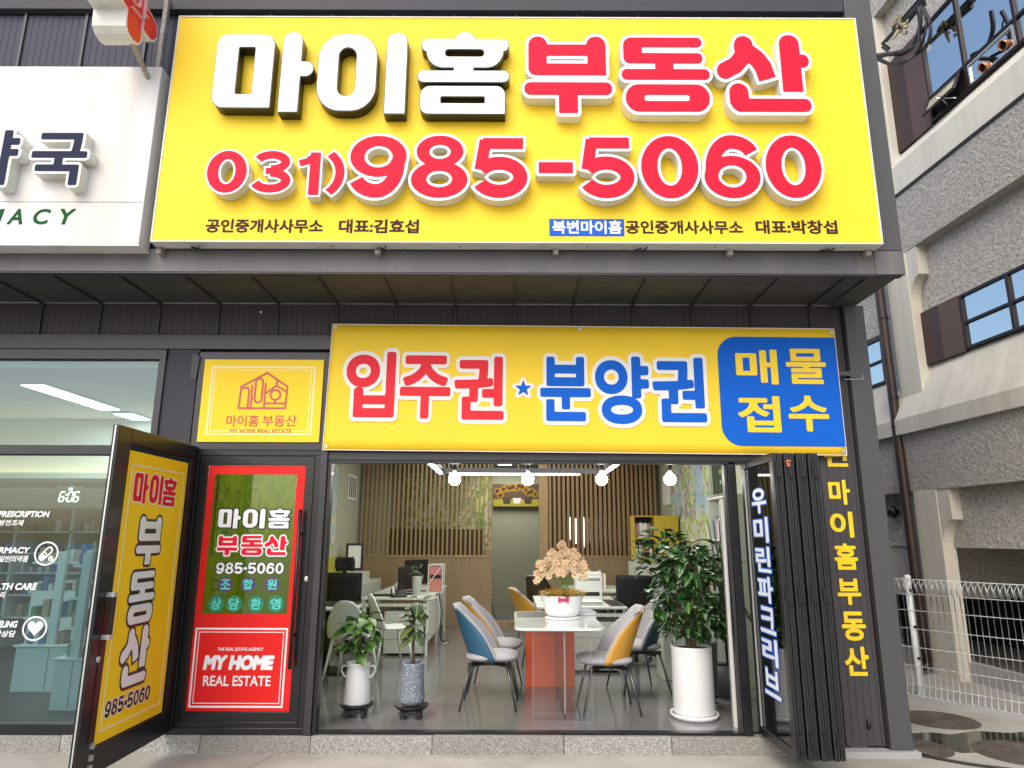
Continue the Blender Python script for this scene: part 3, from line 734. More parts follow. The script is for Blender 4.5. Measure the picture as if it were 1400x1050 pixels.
# torn metal flap and grey sealant on the pilaster
q = atY(1168, 512, YW - .045)
MB().prism_xz([(q.x - .14, q.z + .02), (q.x - .02, q.z + .03), (q.x - .01, q.z - .02), (q.x + .02, q.z - .03), (q.x - .0, q.z - .035), (q.x - .06, q.z - .012), (q.x - .14, q.z - .01)], YW - .056, YW - .047).build('torn_flap', 'pilaster', bld)
MB().bar((q.x - .09, YW - .046, q.z - .045), (q.x + .08, YW - .046, q.z - .042), .005).bar((q.x - .03, YW - .046, q.z + .01), (q.x - .03, YW - .046, q.z - .042), .005).bar((q.x + .07, YW - .046, q.z + .005), (q.x + .075, YW - .046, q.z - .045), .005).build('sealant_patch', 'conc_side', bld)
q = atY(1188, 992, YW - .0)
MB().lathe([(.001, 0), (.012, .01), (.02, .04), (.008, .075), (0, .08)], 12, c=(q.x, YW - .002, q.z - .03)).build('drain_spout', 'plastic_black', bld, smooth=True)
# torn dark strip beside the small yellow sign
q = atY(267, 500, YW - .03)
MB().prism_xz([(q.x - .03, q.z - .11), (q.x + .02, q.z - .13), (q.x + .035, q.z + .08), (q.x - .01, q.z + .12), (q.x - .035, q.z + .09)], YW - .037, YW - .021).build('adhesive_scar', 'seam', bld)

# ---------------- pharmacy glazing and room
wx1 = -3.10
ph = thing('pharmacy_window', 'wide pharmacy shopfront window with blue tinted glass and white service list', 'window')
f = MB()
f.box(-8, -3.06, 5.88, 6.0, atY(100, 491, YW).z + .0, 3.36)      # head
zt2, zt1 = atY(180, 609, YW).z, atY(180, 622, YW).z
f.build('frame_head', 'alu_grey', ph)
box('transom', 'alu_grey', ph, -8, -3.09, 5.87, 5.99, zt1, zt2, bevel=.004)
box('frame_jamb', 'alu_grey', ph, -3.13, -3.07, 5.86, 6.0, .14, 3.28, bevel=.004)
box('frame_sill', 'alu_black', ph, -8, -3.06, 5.87, 6.0, .132, .215, bevel=.004)
box('pane', 'ph_glass', ph, -8, -3.13, 5.925, 5.935, zt2, 3.24)
box('pane', 'ph_glass', ph, -8, -3.13, 5.925, 5.935, .215, zt1)
GY = 5.92
def cz(x0, y0, x1, y1): return (x0 * .42857, 600 + y0 * .42857, x1 * .42857, 600 + y1 * .42857)   # crop units to photo pixels
for t, bbx, b_, r_ in (('PRESCRIPTION', cz(-4, 230, 158, 250), .07, 36), ('처방전조제', cz(-22, 258, 75, 277), .03, 44), ('PHARMACY', cz(-57, 345, 95, 365), .07, 36),
                  ('일반의약품', cz(-2, 372, 91, 393), .03, 44), ('HEALTH CARE', cz(-60, 460, 118, 482), .07, 36), ('건강관리', cz(-52, 487, 16, 508), .03, 44),
                  ('COUNSELING', cz(-82, 580, 56, 602), .07, 36), ('건강상담', cz(-40, 611, 50, 632), .03, 44)):
    letter('lettering', t, fb(*bbx, GY), GY, 'white_paint', ph, .001, 0, b_, r_, shear=.18)
for k, (cx, cy, r) in (('pill', (148, 366, 38)), ('heart', (111, 605, 39))):
    letter('icon_ring', 'ringicon', fb(*cz(cx - r, cy - r, cx + r, cy + r), GY), GY, 'white_paint', ph, .001)
    letter('icon', k, fb(*cz(cx - r * .62, cy - r * .6, cx + r * .66, cy + r * .66), GY), GY, 'white_paint', ph, .001)
struct(box('pharmacy_floor', 'ph_floor', None, -9, -2.92, 5.98, 12.2, .1, .15))
struct(box('pharmacy_rear_wall', 'ph_wall', None, -9, -2.92, 10.6, 10.7, 0, 3.3))
struct(box('pharmacy_side_wall', 'ph_wall', None, -3.02, -2.92, 6.03, 10.6, 0, 3.3))
struct(box('pharmacy_left_wall', 'ph_wall', None, -9, -8.9, 6.0, 10.6, 0, 3.3))
ce = struct(box('pharmacy_ceiling', 'ph_ceil', None, -9, -2.92, 5.95, 10.7, 3.14, 3.3))
box('bulkhead', 'ph_ceil', ce, -9, -3.03, 8.7, 10.6, 2.42, 3.13)
box('cove_ledge', 'ph_ceil', ce, -9, -3.03, 8.50, 8.70, 2.36, 2.38); box('cove_lip', 'ph_ceil', ce, -9, -3.03, 8.49, 8.50, 2.36, 2.43); box('cove_strip', 'cove', ce, -9, -3.03, 8.56, 8.60, 2.381, 2.395)
for x, y0, y1, i in ((-4.72, 6.55, 7.9, 0), (-6.3, 6.5, 7.9, 1), (-3.35, 6.7, 7.6, 2), (-4.72, 8.15, 8.6, 3)):
    l_ = thing('ceiling_light', ['lit strip light behind the pharmacy upper pane, middle one', 'lit strip light behind the pharmacy upper pane, cut by the photo edge',
              'short lit strip light beside the pharmacy window jamb', 'lit strip light deepest in the pharmacy, just above the transom'][i], 'light', (x, y0, 3.135), group='pharmacy strip lights')
    box('housing', 'metal_light', l_, -.13, .13, 0, y1 - y0, -.02, 0); box('diffuser', 'lamp_soft', l_, -.115, .115, .01, y1 - y0 - .01, -.026, -.0205)

# wall shelves with medicine boxes
sh = thing('wall_shelving', 'pale wall shelving full of small medicine boxes in the pharmacy', 'shelving', (-3.1, 0, 0))
rr = random.Random(3)
SX0, SX1, SY = -5.6, 0, 10.0
box('cornice', 'ph_int', sh, SX0, SX1, SY - .16, 10.55, 2.05, 2.33)
box('back_panel', 'ph_wall', sh, SX0, SX1, 10.5, 10.59, .1, 2.05)
for k in range(8): box('upright', 'ph_int', sh, SX0 + k * .8 - .02, SX0 + k * .8 + .02, SY, 10.49, .15, 2.05)
cm = [mat('box_' + n, c, .6) for n, c in (('blue', (.05, .16, .38)), ('white', (.6, .62, .62)), ('green', (.08, .28, .16)), ('red', (.38, .05, .05)), ('tan', (.45, .33, .18)), ('navy', (.03, .05, .12)))]
protos = [None] * 6
for z in (.55, .85, 1.15, 1.42, 1.72):
    box('shelf', 'ph_int', sh, SX0, SX1, SY, 10.49, z - .012, z + .012)
    x = SX0 + .08
    while x < SX1 - .1:
        if rr.random() < .8:
            k = rr.choice((0, 1, 1, 2, 3, 4, 1, 5))
            if protos[k] is None: protos[k] = MB().box(0, .07, 0, .12, 0, .15).build('medicine_box', cm[k], sh); o = protos[k]
            else: o = inst(protos[k], sh)
            o.location = (x, SY + .04, z + .012); o.scale = (rr.uniform(.4, 1.3), 1, rr.uniform(.35, 1.2))
        x += rr.uniform(.08, .15)
ck = thing('wall_clock', 'digital clock showing 6:06 on the pharmacy shelving cornice', 'clock', (0, 9.83, 0))
c0 = fb(80, 672, 107, 686, 9.8)
w_ = (c0[2] - c0[0])
box('backing', 'ph_int', ck, c0[0] - .05, c0[2] + .05, -.012, .0, c0[1] - .04, c0[3] + .08)
for g_, a, b in (('c6', 0, .26), ('c0', .42, .68), ('c6', .74, 1.0)):
    letter('digit', g_, (c0[0] + a * w_, c0[1], c0[0] + b * w_, c0[3]), -.013, 'clock', ck, .002, .01, 0, 40, shear=.15)
letter('digit', ':', (c0[0] + .32 * w_, c0[1] + .03, c0[0] + .35 * w_, c0[3] - .03), -.013, 'clock', ck, .002, .06)
letter('lettering', 'AM', (c0[0] + .42 * w_, c0[3] + .02, c0[0] + .62 * w_, c0[3] + .055), -.013, 'clock', ck, .002, .03)

def gondola(name, label, x, y, wd, rz):
    t = thing(name, label, 'display stand', (x, y, .15), rz)
    box('cabinet', 'ph_int', t, -wd / 2, wd / 2, -.2, .2, 0, .42, bevel=.006); box('countertop', 'ph_int', t, -wd / 2 - .025, wd / 2 + .025, -.22, .22, .422, .44, bevel=.004)
    box('door_gap', 'seam', t, -.003, .003, -.202, -.2005, .02, .41)
    box('post', 'ph_int', t, -.04, .04, -.2, -.15, .44, 1.36)
    for z in (.69, .95, 1.24): box('shelf', 'ph_int', t, -wd / 2, wd / 2, -.149, .15, z - .01, z + .012)
    for z in (.44, .702, .962, 1.252):
        xx = -wd / 2 + .05
        while xx < wd / 2 - .1:
            k = rr.choice((0, 1, 1, 2, 4, 0)); wd_ = rr.uniform(.035, .07)
            if rr.random() < .8: box('medicine_box', cm[k], t, xx, xx + wd_, -.13, 0, z + .001, z + rr.uniform(.06, .2))
            xx += wd_ + .012
    return t
gondola('display_stand', 'pale green display stand with cabinet base behind the pharmacy glass', -4.66, 7.5, .66, R(2))
gondola('display_stand', 'narrow pale display stand half hidden behind the open door', -3.93, 6.75, .34, R(-4))
ct = thing('service_counter', 'long pale counter with sign panel deep in the pharmacy', 'counter', (-4.6, 8.9, .15))
box('body', 'ph_int', ct, -1.4, 1.3, 0, .5, 0, .95, bevel=.01); box('sign_panel', 'ph_int', ct, .35, 1.45, -.02, .0, 1.15, 1.52, bevel=.01)
letter('lettering', '건강상담', (.42, 1.34, .72, 1.42), -.022, 'seam', ct, .002, .01, 0, 40)

# ============================================================ MAIN SIGN
YS = 4.93
S = thing('main_shop_sign', 'huge yellow signboard with raised white and red Korean letters and phone number', 'sign')
sx0, sz0, sx1, sz1 = -2.812, atY(700, 332.5, YS).z, 2.878, atY(700, 23.5, YS).z
box('sign_board', 'yellow', S, sx0 + .008, sx1 - .008, YS, YS + .012, sz0 + .008, sz1 - .008)
fr = MB(); frame_ring(fr, sx0, sz0, sx1, sz1, .012, YS - .006, YS + .125); fr.build('sign_casing', 'white_side', S, bevel=.002)
for px in (215, 515, 760, 1000, 1190):
    x = atY(px, 338, YS + .06).x
    box('mounting_bracket', 'rust', S, x - .02, x + .02, YS + .09, YF + .01, sz0 - .05, sz0 - .002)
for px in (265, 520, 875, 1130):
    x = atY(px, 338, YS + .06).x
    MB().tube([(x - .03, YS + .1, sz0 - .01), (x, YS + .02, sz0 - .03), (x + .03, YS + .1, sz0 - .015), (x + .05, YS + .03, sz0 - .02)], .006, 6).build('cable_tie', 'cable', S)
for k in range(6):
    x = sx0 + .4 + k * 1.0; MB().lathe([(0, -.004), (.006, -.004), (.006, .002)], 8, c=(x, YS + .06, sz0 - .0)).build('rivet', 'chrome_dark', S)
LT = .095; YL = YS - LT
def C2(x, y): return 260 + x / 2.917, 20 + y / 2.917
def C3(x, y): return 700 + x / 2.692, 20 + y / 2.692
def main_letter(key, box_, conv, side, face, border, facem):
    (a, b), (c, d) = conv(box_[0], box_[1]), conv(box_[2], box_[3])
    bb = fb(a, b, c, d, YL)
    o = letter('letter', key, bb, YS, side, S, LT, border, 0, 110)
    fce = letter('letter_face', key, bb, YL, facem, S, .004, 0 if facem == 'redface' else -.006, 0, 110)
    rim = None
    if side == 'white_side':
        rim = letter('letter_rim', key, bb, YL, 'white', S, .002, border, 0, 110); rim.parent = o
        rim.matrix_local = Matrix.Translation((rim.location.x - o.location.x, -(o.location.z - rim.location.z), LT / 2 + .001))
        fce_off = .004
    m4 = Matrix.Translation((fce.location.x - o.location.x, fce.location.z - o.location.z, LT / 2 + .0035))
    fce.parent = o; fce.matrix_local = m4
    return o
for key, bx in (('마', (99, 73, 491, 390)), ('이', (510, 73, 862, 397)), ('홈', (907, 73, 1272, 399))):
    main_letter(key, bx, C2, 'black', None, .004, 'white')
for key, bx in (('부', (45, 83, 366, 363)), ('동', (404, 88, 726, 359)), ('산', (755, 78, 1096, 358))):
    main_letter(key, bx, C3, 'white_side', None, .042, 'redface')
for key, bx in (('0', (70, 546, 226, 711)), ('3', (250, 546, 404, 711)), ('1', (430, 550, 517, 719)), (')', (535, 548, 606, 719))):
    o_ = main_letter(key, bx, C2, 'white_side', None, .045, 'redface')
    if key == ')': o_.location.y += .004; o_.location.x += .018
for key, bx in (('9', (638, 486, 861, 730)), ('8', (884, 486, 1106, 731)), ('5', (1135, 495, 1344, 731))):
    main_letter(key, bx, C2, 'white_side', None, .045, 'redface')
for key, bx in (('-', (99, 545, 223, 583)), ('5', (256, 455, 448, 676)), ('0', (476, 449, 684, 676)), ('6', (706, 447, 909, 676)), ('0', (934, 447, 1136, 675))):
    main_letter(key, bx, C3, 'white_side', None, .28 if key == '-' else .045, 'redface')
for t, bx in (('공인중개사사무소', (281.3, 299.6, 441.7, 318.3)), ('대표:김효섭', (463.3, 300, 572.7, 319)), ('공인중개사사무소', (855, 301.5, 1015.7, 320)), ('대표:박창섭', (1033, 301, 1144.6, 320))):
    letter('lettering', t, fb(*bx, YS), YS - .001, 'brown', S, .0015, 0, .035, 56)
bb = fb(751, 299.5, 853.4, 323, YS)
MB().prism_xz([(bb[0], bb[1]), (bb[2], bb[1]), (bb[2], bb[3]), (bb[0], bb[3])], YS - .002, YS - .0002).build('name_plate', 'blue', S, bevel=.0)
letter('lettering', '북변마이홈', fb(755, 301.5, 850, 320, YS), YS - .0022, 'white', S, .0015, 0, .03, 56)

# ============================================================ PHARMACY SIGNS
W = thing('pharmacy_sign', 'weathered white box sign with navy Korean letters and green PHARMACY', 'sign')
wz0, wz1 = atY(100, 334, YS).z, atY(100, 91, YS).z
wz1 = atY(180, 91, YS).z
zj = atY(100, 276, YS).z
box('sign_box', 'ph_white', W, -6.2, -2.90, YS, YS + .16, wz0, wz1, bevel=.006)
box('panel_joint', 'rust', W, -6.2, -2.915, YS - .0015, YS - .0002, zj - .004, zj + .003)
box('edge_trim', 'white_side', W, -6.2, -2.895, YS - .004, YS + .164, wz0 - .012, wz0 - .001)
def C1(x, y): return x * .34286, y * .34286
def ph_letter(key, x0, y0, x1, y1):
    (a, b), (c, d) = C1(x0, y0), C1(x1, y1); bb = fb(a, b, c, d, YS - .1)
    o = letter('letter', key, bb, YS, 'white_side', W, .1, .05, .028, 90)
    g = letter('letter_face', key, bb, YS, 'navy', W, .003, 0, .028, 90); g.parent = o
    g.matrix_local = Matrix.Translation((0, 0, .0515))
ph_letter('국', 124, 530, 345, 738); ph_letter('약', -150, 520, 70, 738)
for k, ch in enumerate('PHARMACY'):
    cx = 263 - (7 - k) * 97.5; wd = 31 if ch not in 'M' else 38
    (a, b), (c, d) = C1(cx - wd, 833), C1(cx + wd, 895)
    letter('lettering', ch, fb(a, b, c, d, YS), YS - .001, 'green_ink', W, .0015, 0, .035, 50, shear=.18)
# hanging cross-shaped sign: face on the plane x = XB looking to +x, depth towards -x
XB = -2.95
poly = [(159, -14), (166, 0), (174, 12), (172.5, 25), (172, 35), (175, 46), (181, 56), (188, 62), (192, 60), (193.6, 50), (195.5, 41.5), (200, 49), (206, 56.5), (211, 58), (214.5, 53), (215, 40), (213, 31), (208, 20), (200.5, 10), (201.5, 2), (202, -8)]
pts = [atX(x, y, XB) for x, y in poly]
pz = [(p.y, p.z) for p in pts]
cy_ = (pz[0][0] + pz[-1][0]) / 2; cz_ = max(pz[0][1], pz[-1][1]) + .05
top = [(2 * cy_ - y, 2 * cz_ - z) for y, z in pz]
full = pz + top
def ring_off(poly, d):
    n = len(poly); out = []
    for i in range(n):
        a, b, c = Vector(poly[i - 1]), Vector(poly[i]), Vector(poly[(i + 1) % n])
        t1 = (b - a).normalized(); t2 = (c - b).normalized(); nn = Vector((t1.y + t2.y, -(t1.x + t2.x)))
        if nn.length < 1e-5: nn = Vector((t1.y, -t1.x))
        nn.normalize(); out.append((b.x + nn.x * d, b.y + nn.y * d))
    return out
area2 = sum(full[i - 1][0] * full[i][1] - full[i][0] * full[i - 1][1] for i in range(len(full)))
sgn = 1 if area2 > 0 else -1
BS = thing('projecting_sign', 'red cross shaped pharmacy sign projecting from the wall above the white sign', 'sign', (XB, 0, 0), R(90))
# local frame of the thing: x = +Y world, -y = +X world
MB().prism_xz(full, 0, .26).build('sign_box', 'white_side', BS, bevel=.004)
MB().prism_xz(ring_off(full, -.018 * sgn), -.006, -.001).build('sign_face', 'crossred', BS)
MB().prism_xz(full, -.0008, -.0002).build('face_rim', 'white', BS)
a = atX(176, -12, XB); b = atX(207, 34, XB)
(p0, p1) = (atX(177.5, -6, XB), atX(200, 44, XB))
def bx_(x0, y0, x1, y1):
    q = [atX(x0, y0, XB), atX(x1, y1, XB)]; return (q[0].y, q[1].z, q[1].y, q[0].z)
k1 = [((178, -4), (183, 7)), ((183, 7), (187, 10)), ((187, 10), (189, 4)), ((189, 4), (188, -6))]
mb = MB()
for (a, b) in k1 + [((177.5, 9), (192.5, 27)), ((192.5, 27), (190.8, 44)), ((197, -2), (193, 26)), ((196.5, 8), (200.5, 16)), ((195, 18), (199, 25))]:
    A, B_ = atX(*a, XB), atX(*b, XB)
    mb.bar((A.y, -.008, A.z), (B_.y, -.008, B_.z), .045, .004)
mb.build('lettering', 'pinkwhite', BS)
q1 = atX(187, 62, XB); q2 = atX(201, 80, XB)
MB().bar((q1.y - .02, .03, q1.z + .02), (YF, .06, q1.z - .12), .03).build('support_arm', 'rust', BS)
MB().box(YF - .04, YF, .035, .07, q1.z - .22, q1.z + .8).build('wall_bracket', 'rust', BS)

# ============================================================ SMALL YELLOW SIGN ABOVE THE DOOR
T = thing('yellow_door_sign', 'small square yellow sign with house logo above the red door', 'sign')
YT = YW - .035
tx0, tz0, tx1, tz1 = -2.722, atY(357, 605, YW).z, -1.667, atY(360, 493, YW).z
box('transom_frame', 'alu_grey', bld, -2.79, -1.62, YW - .02, YW + .1, 2.40, 3.27)
box('sign_board', 'yellow', T, tx0, tx1, YT, YT + .012, tz0, tz1)
for d_, w2, in ((.07, .013), (.10, .007)):
    fr = MB(); frame_ring(fr, tx0 + d_, tz0 + d_ * .9, tx1 - d_, tz1 - d_ * .9, w2, YT - .0015, YT - .0002); fr.build('printed_border', 'frame_cream', T)
def C4(x, y): return x / 3.0435, 340 + y / 3.0435
def f4(x0, y0, x1, y1): (a, b), (c, d) = C4(x0, y0), C4(x1, y1); return fb(a, b, c, d, YT)
letter('logo', 'houselogo', f4(994, 513, 1200, 668), YT - .0003, 'logo_red', T, .0015, 0, 0, 110)
letter('lettering', '마이홈', f4(942, 692, 1077, 740), YT - .0003, 'logo_red', T, .0015, .0, .015, 60)
letter('lettering', '부동산', f4(1092, 692, 1235, 740), YT - .0003, 'logo_red', T, .0015, .0, .015, 60)
letter('lettering', 'MY HOME REAL ESTATE', f4(957, 750, 1212, 768), YT - .0003, 'logo_red', T, .0012, 0, .015, 40)

# ============================================================ RED DOOR
D = thing('red_glass_door', 'closed black framed door with red film, green window and MY HOME lettering', 'door')
YD = YW
f = MB(); frame_ring(f, -2.745, .132, -1.645, 2.40, .05, YD - .01, YD + .09); f.build('door_frame', 'alu_black', D, bevel=.004)
f = MB(); frame_ring(f, -2.69, .15, -1.70, 2.345, .075, YD + .002, YD + .06)
f.box(-2.69, -1.70, YD + .003, YD + .058, .2251, .30); f.build('door_leaf', 'alu_black', D, bevel=.004)
def C5(x, y): return 220 + x * .4478, 580 + y * .4476
def f5(x0, y0, x1, y1, Y=None): (a, b), (c, d) = C5(x0, y0), C5(x1, y1); return fb(a, b, c, d, Y or YF5)
YF5 = YD + .018
gx0, gx1 = -2.612, -1.775
wz = f5(145, 153, 405, 580); zw0, zw1 = wz[1], wz[3]
z1_, z0_ = atY(*C5(300, 127), YF5).z, atY(*C5(220, 891), YF5).z
vx0, vx1 = gx0 + .055, gx1 - .075
box('glass_pane', 'green_film', D, vx0 - .002, vx1 + .002, YF5 + .006, YF5 + .012, zw0 - .002, zw1 + .002)
fm = MB(); fm.box(gx0, gx1, YF5, YF5 + .004, z0_, zw0); fm.box(gx0, gx1, YF5, YF5 + .004, zw1, z1_); fm.box(gx0, vx0, YF5, YF5 + .004, zw0, zw1); fm.box(vx1, gx1, YF5, YF5 + .004, zw0, zw1)
fm.build('red_film', 'film_red', D)
box('inner_backing', 'alu_black', D, gx0, gx1, YF5 + .02, YF5 + .024, z0_, zw0 - .003)
f = MB(); frame_ring(f, *f5(95, 622, 380, 866), .012, YF5 - .001, YF5); 
bb = f5(95, 622, 380, 866)
f = MB(); frame_ring(f, bb[0], bb[1], bb[2], bb[3], .014, YF5 - .0015, YF5 - .0002); f.build('printed_border', 'white', D)
f = MB(); frame_ring(f, bb[0] + .03, bb[1] + .03, bb[2] - .03, bb[3] - .03, .006, YF5 - .0015, YF5 - .0002); f.build('printed_border', 'white', D)
def outlined(root, key, bb, y, m_in, m_out, off=.06, bold=0, res=60, shear=0, thick=.0012):
    letter('lettering_outline', key, bb, y, m_out, root, thick, off, bold, res, shear)
    return letter('lettering', key, bb, y - thick - .0002, m_in, root, thick, 0, bold, res, shear)
for k, a, b in (('마', 173, 241), ('이', 248, 315), ('홈', 325, 391)): outlined(D, k, f5(a + 3, 258, b + 3, 318), YF5, 'white', 'black', .06)
for k, a, b in (('부', 170, 233), ('동', 243, 309), ('산', 315, 383)): outlined(D, k, f5(a + 2, 341, b + 2, 400), YF5, 'redface', 'white', .075)
xx = 169
for ch in '985-5060':
    wd = 28 if ch != '-' else 13
    b_ = f5(xx, 423 if ch != '-' else 437, xx + wd - 3, 457 if ch != '-' else 444)
    outlined(D, ch, b_, YF5, 'white', 'black', .06 if ch != '-' else .3); xx += wd
for cx, ch in ((197, '조'), (266, '합'), (339, '원')):
    letter('dot', 'disc', f5(cx - 22, 466, cx + 22, 512), YF5 + .004, 'purple', D, .001)
    letter('lettering', ch, f5(cx - 15, 473, cx + 15, 505), YF5, 'teal_text', D, .0012, 0, .035)
for cx, ch in ((168, '상'), (223, '담'), (290, '환'), (350, '영')):
    letter('dot', 'disc', f5(cx - 24, 524, cx + 24, 574), YF5 + .004, 'greendot', D, .001)
    letter('lettering', ch, f5(cx - 16, 532, cx + 16, 566), YF5, 'teal_text', D, .0012, 0, .035)
letter('lettering', 'THE REAL ESTATE AGENCY', f5(173, 682, 313, 692), YF5 - .0003, 'white', D, .001, 0, .03, 30)
letter('lettering', 'MY HOME', f5(132, 705, 344, 751), YF5 - .0003, 'white', D, .001, 0, .10, 60, shear=.12)
letter('lettering', 'REAL ESTATE', f5(129, 768, 335, 800), YF5 - .0003, 'white', D, .001, 0, .025, 56)
# long bar handle
h0, h1 = atY(*C5(430, 260), YD - .07), atY(*C5(389, 748), YD - .07); hx = (h0.x + h1.x) / 2
hd = MB().tube([(hx, YD - .07, h1.z), (hx, YD - .07, h0.z)], .016, 10).build('handle', 'plastic_black', D, smooth=True)
for z in (h0.z - .2, h1.z + .25): MB().tube([(0, -.07, z), (0, .005, z)], .012, 8).build('handle_mount', 'plastic_black', hd).location = (hx, YD, 0)
q = atY(*C5(434, 472), YD); MB().lathe([(0, 0), (.022, 0), (.022, .006), (0, .008)], 16).build('lock_cylinder', 'metal_light', D, loc=(-1.70, YD + .0, q.z)).rotation_euler = (R(90), 0, 0)
box('post', 'alu_grey', bld, -1.645, -1.585, YW - .03, YW + .12, .132, 3.27, bevel=.005)

# ============================================================ OPEN DOOR LEAF (left)
LX0, LY0, LY1 = -2.685, 4.66, 5.87
A = thing('open_door_leaf', 'black door leaf standing open towards the street with tall yellow poster', 'door', (LX0 - .02, LY0, 0), R(90))
LW = LY1 - LY0
f = MB(); f.box(0, .17, 0, .045, .155, 2.42); f.box(LW - .1, LW, 0, .045, .155, 2.42); f.box(.17, LW - .1, 0, .045, 2.31, 2.42); f.box(.17, LW - .1, 0, .045, .155, .33)
f.build('leaf_frame', 'alu_black', A, bevel=.004)
box('edge_highlight', 'metal_light', A, -.006, -.0005, .018, .028, .16, 2.415)  # pale strip standing in for the highlight along the leaf's front edge
box('inner_rail', 'maroon', A, LW - .098, LW - .05, -.004, -.0005, .33, 2.31)
box('inner_rail', 'maroon', A, .10, .165, -.004, -.0005, .36, 1.25)
XPO = LX0 - .02
def lf(px, py): p = atX(px, py, XPO + .004); return p.y - LY0, p.z
def lfb(x0, y0, x1, y1):
    a = lf(x0, (y0 + y1) / 2)[0]; c = lf(x1, (y0 + y1) / 2)[0]; t = lf((x0 + x1) / 2, y0)[1]; b = lf((x0 + x1) / 2, y1)[1]; return (a, b, c, t)
px0, px1 = .175, 1.075; pz0, pz1 = .335, 2.265
print('poster corners', lf(187, 617), lf(252, 633), lf(133, 1016), lf(211, 981))
box('glass_pane', 'leaf_glass', A, .17, LW - .1, .02, .026, .33, 2.31)
box('poster', 'yellow2', A, px0, px1, .008, .012, pz0, pz1)
f = MB(); frame_ring(f, px0 + .06, pz0 + .07, px1 - .05, pz1 - .09, .012, .006, .0075); f.build('printed_border', 'frame_cream', A)
def C8(x, y): return 150 + x * .19048, 600 + y * .19048
def l8(x0, y0, x1, y1): (a, b), (c, d) = C8(x0, y0), C8(x1, y1); return lfb(a, b, c, d)
def C2b(x, y): return x * .42857, 600 + y * .42857
def l2(x0, y0, x1, y1): (a, b), (c, d) = C2b(x0, y0), C2b(x1, y1); return lfb(a, b, c, d)
for k, bx in (('마', (184, 240, 286, 462)), ('이', (298, 255, 388, 472)), ('홈', (392, 280, 484, 484))): outlined(A, k, l8(*bx), .0078, 'redface', 'white', .04)
for k, bx in (('부', (442, 248, 518, 400)), ('동', (416, 424, 495, 586)), ('산', (390, 602, 476, 780))): outlined(A, k, l2(*bx), .0078, 'white', 'black', .055)
n0 = l2(343, 800, 481, 872); zc = (n0[1] + n0[3]) / 2; hh = .052; xx = n0[0]; stp = (n0[2] - n0[0]) / 7.5
for ch in '985-5060':
    wd = stp if ch != '-' else stp * .5
    b_ = (xx, zc - hh, xx + wd * .88, zc + hh) if ch != '-' else (xx, zc - .02, xx + wd * .8, zc + .01)
    outlined(A, ch, b_, .0078, 'black', 'white', .06 if ch != '-' else .3); xx += wd
hz = (lf(157, 790)[1], lf(150, 840)[1])
hb = MB().box(.1, .135, -.055, -.035, 1.0, 1.3).build('handle', 'plastic_black', A, bevel=.004)
for z in (1.0, 1.27): MB().box(.095, .14, -.056, -.001, z, z + .03).build('handle_mount', 'metal_light', hb, bevel=.002)
MB().lathe([(0, 0), (.02, 0), (.02, .012), (0, .014)], 14, c=(0, 0, 0)).build('lock_cylinder', 'metal_light', A, loc=(.09, 0, .88), smooth=True).rotation_euler = (R(90), 0, 0)
for z in (.20, .26, .33): box('door_stay', 'metal_light', A, .13, .155, -.02, -.001, z, z + .035)

# ============================================================ BANNER
YB = YW - .06
bo = atY(455, 443, YB)
TH = R(.33)
BN = thing('yellow_banner', 'long yellow vinyl banner with red and blue Korean words across the opening', 'banner', (bo.x, YB, bo.z))
BN.rotation_euler = (0, TH, 0)
BI = (Matrix.Translation(bo) @ Matrix.Rotation(TH, 4, 'Y')).inverted()
def bl(px, py): q = BI @ atY(px, py, YB); return q.x, q.z
def bfb(x0, y0, x1, y1):
    xm, ym = (x0 + x1) / 2, (y0 + y1) / 2
    return (bl(x0, ym)[0], bl(xm, y1)[1], bl(x1, ym)[0], bl(xm, y0)[1])
cTL, cTR, cBR, cBL = (0, 0), bl(1140, 449.5), bl(1158, 622.5), bl(441, 615)
def bgrid(u, v):
    x = (cTL[0] * (1 - u) + cTR[0] * u) * (1 - v) + (cBL[0] * (1 - u) + cBR[0] * u) * v
    z = (cTL[1] * (1 - u) + cTR[1] * u) * (1 - v) + (cBL[1] * (1 - u) + cBR[1] * u) * v
    return (x, .004 + .003 * math.sin(9 * u + 2 * v) * math.sin(PI * v), z + .004 * math.sin(14 * u) * (1 - v) * v)
mbn = MB().grid(bgrid, 60, 12); mbn.build('banner_sheet', 'banner', BN, smooth=True, solid=.0015)
hem = MB().tube([(cTL[0], .002, cTL[1]), (cTR[0], .002, cTR[1])], .004, 5).tube([(cBL[0], .002, cBL[1]), (cBR[0], .002, cBR[1])], .004, 5).tube([(cTL[0], .002, cTL[1]), (cBL[0], .002, cBL[1])], .004, 5).tube([(cTR[0], .002, cTR[1]), (cBR[0], .002, cBR[1])], .004, 5)
hem.build('hem', 'bwhite', BN)
for (x, z) in (cTL, cTR, cBR, cBL, ((cTL[0] + cTR[0]) / 2, (cTL[1] + cTR[1]) / 2)):
    MB().lathe([(.006, 0), (.014, 0), (.014, .003), (.006, .003)], 12).build('eyelet', 'metal_light', BN, loc=(x + (.03 if x < 1 else -.03), -.002, z + (-.03 if z > -.5 else .03))).rotation_euler = (R(90), 0, 0)
def ban(ch, bx, m):
    bb = bfb(*bx)
    letter('lettering_outline', ch, bb, -.0012, 'bwhite', BN, .0012, .066, .038, 64)
    letter('lettering', ch, bb, -.0026, m, BN, .0012, 0, .038, 64)
for ch, bx in (('입', (472.6, 481, 540.4, 570.8)), ('주', (547, 486, 616, 572.5)), ('권', (621, 487.5, 689, 574))): ban(ch, bx, 'bred')
for ch, bx in (('분', (738.5, 488, 807.7, 576)), ('양', (813.6, 487.5, 887.4, 580)), ('권', (892, 489, 964.5, 577.4))): ban(ch, bx, 'bblue')
bb = bfb(704.6, 519.6, 726.3, 540.5)
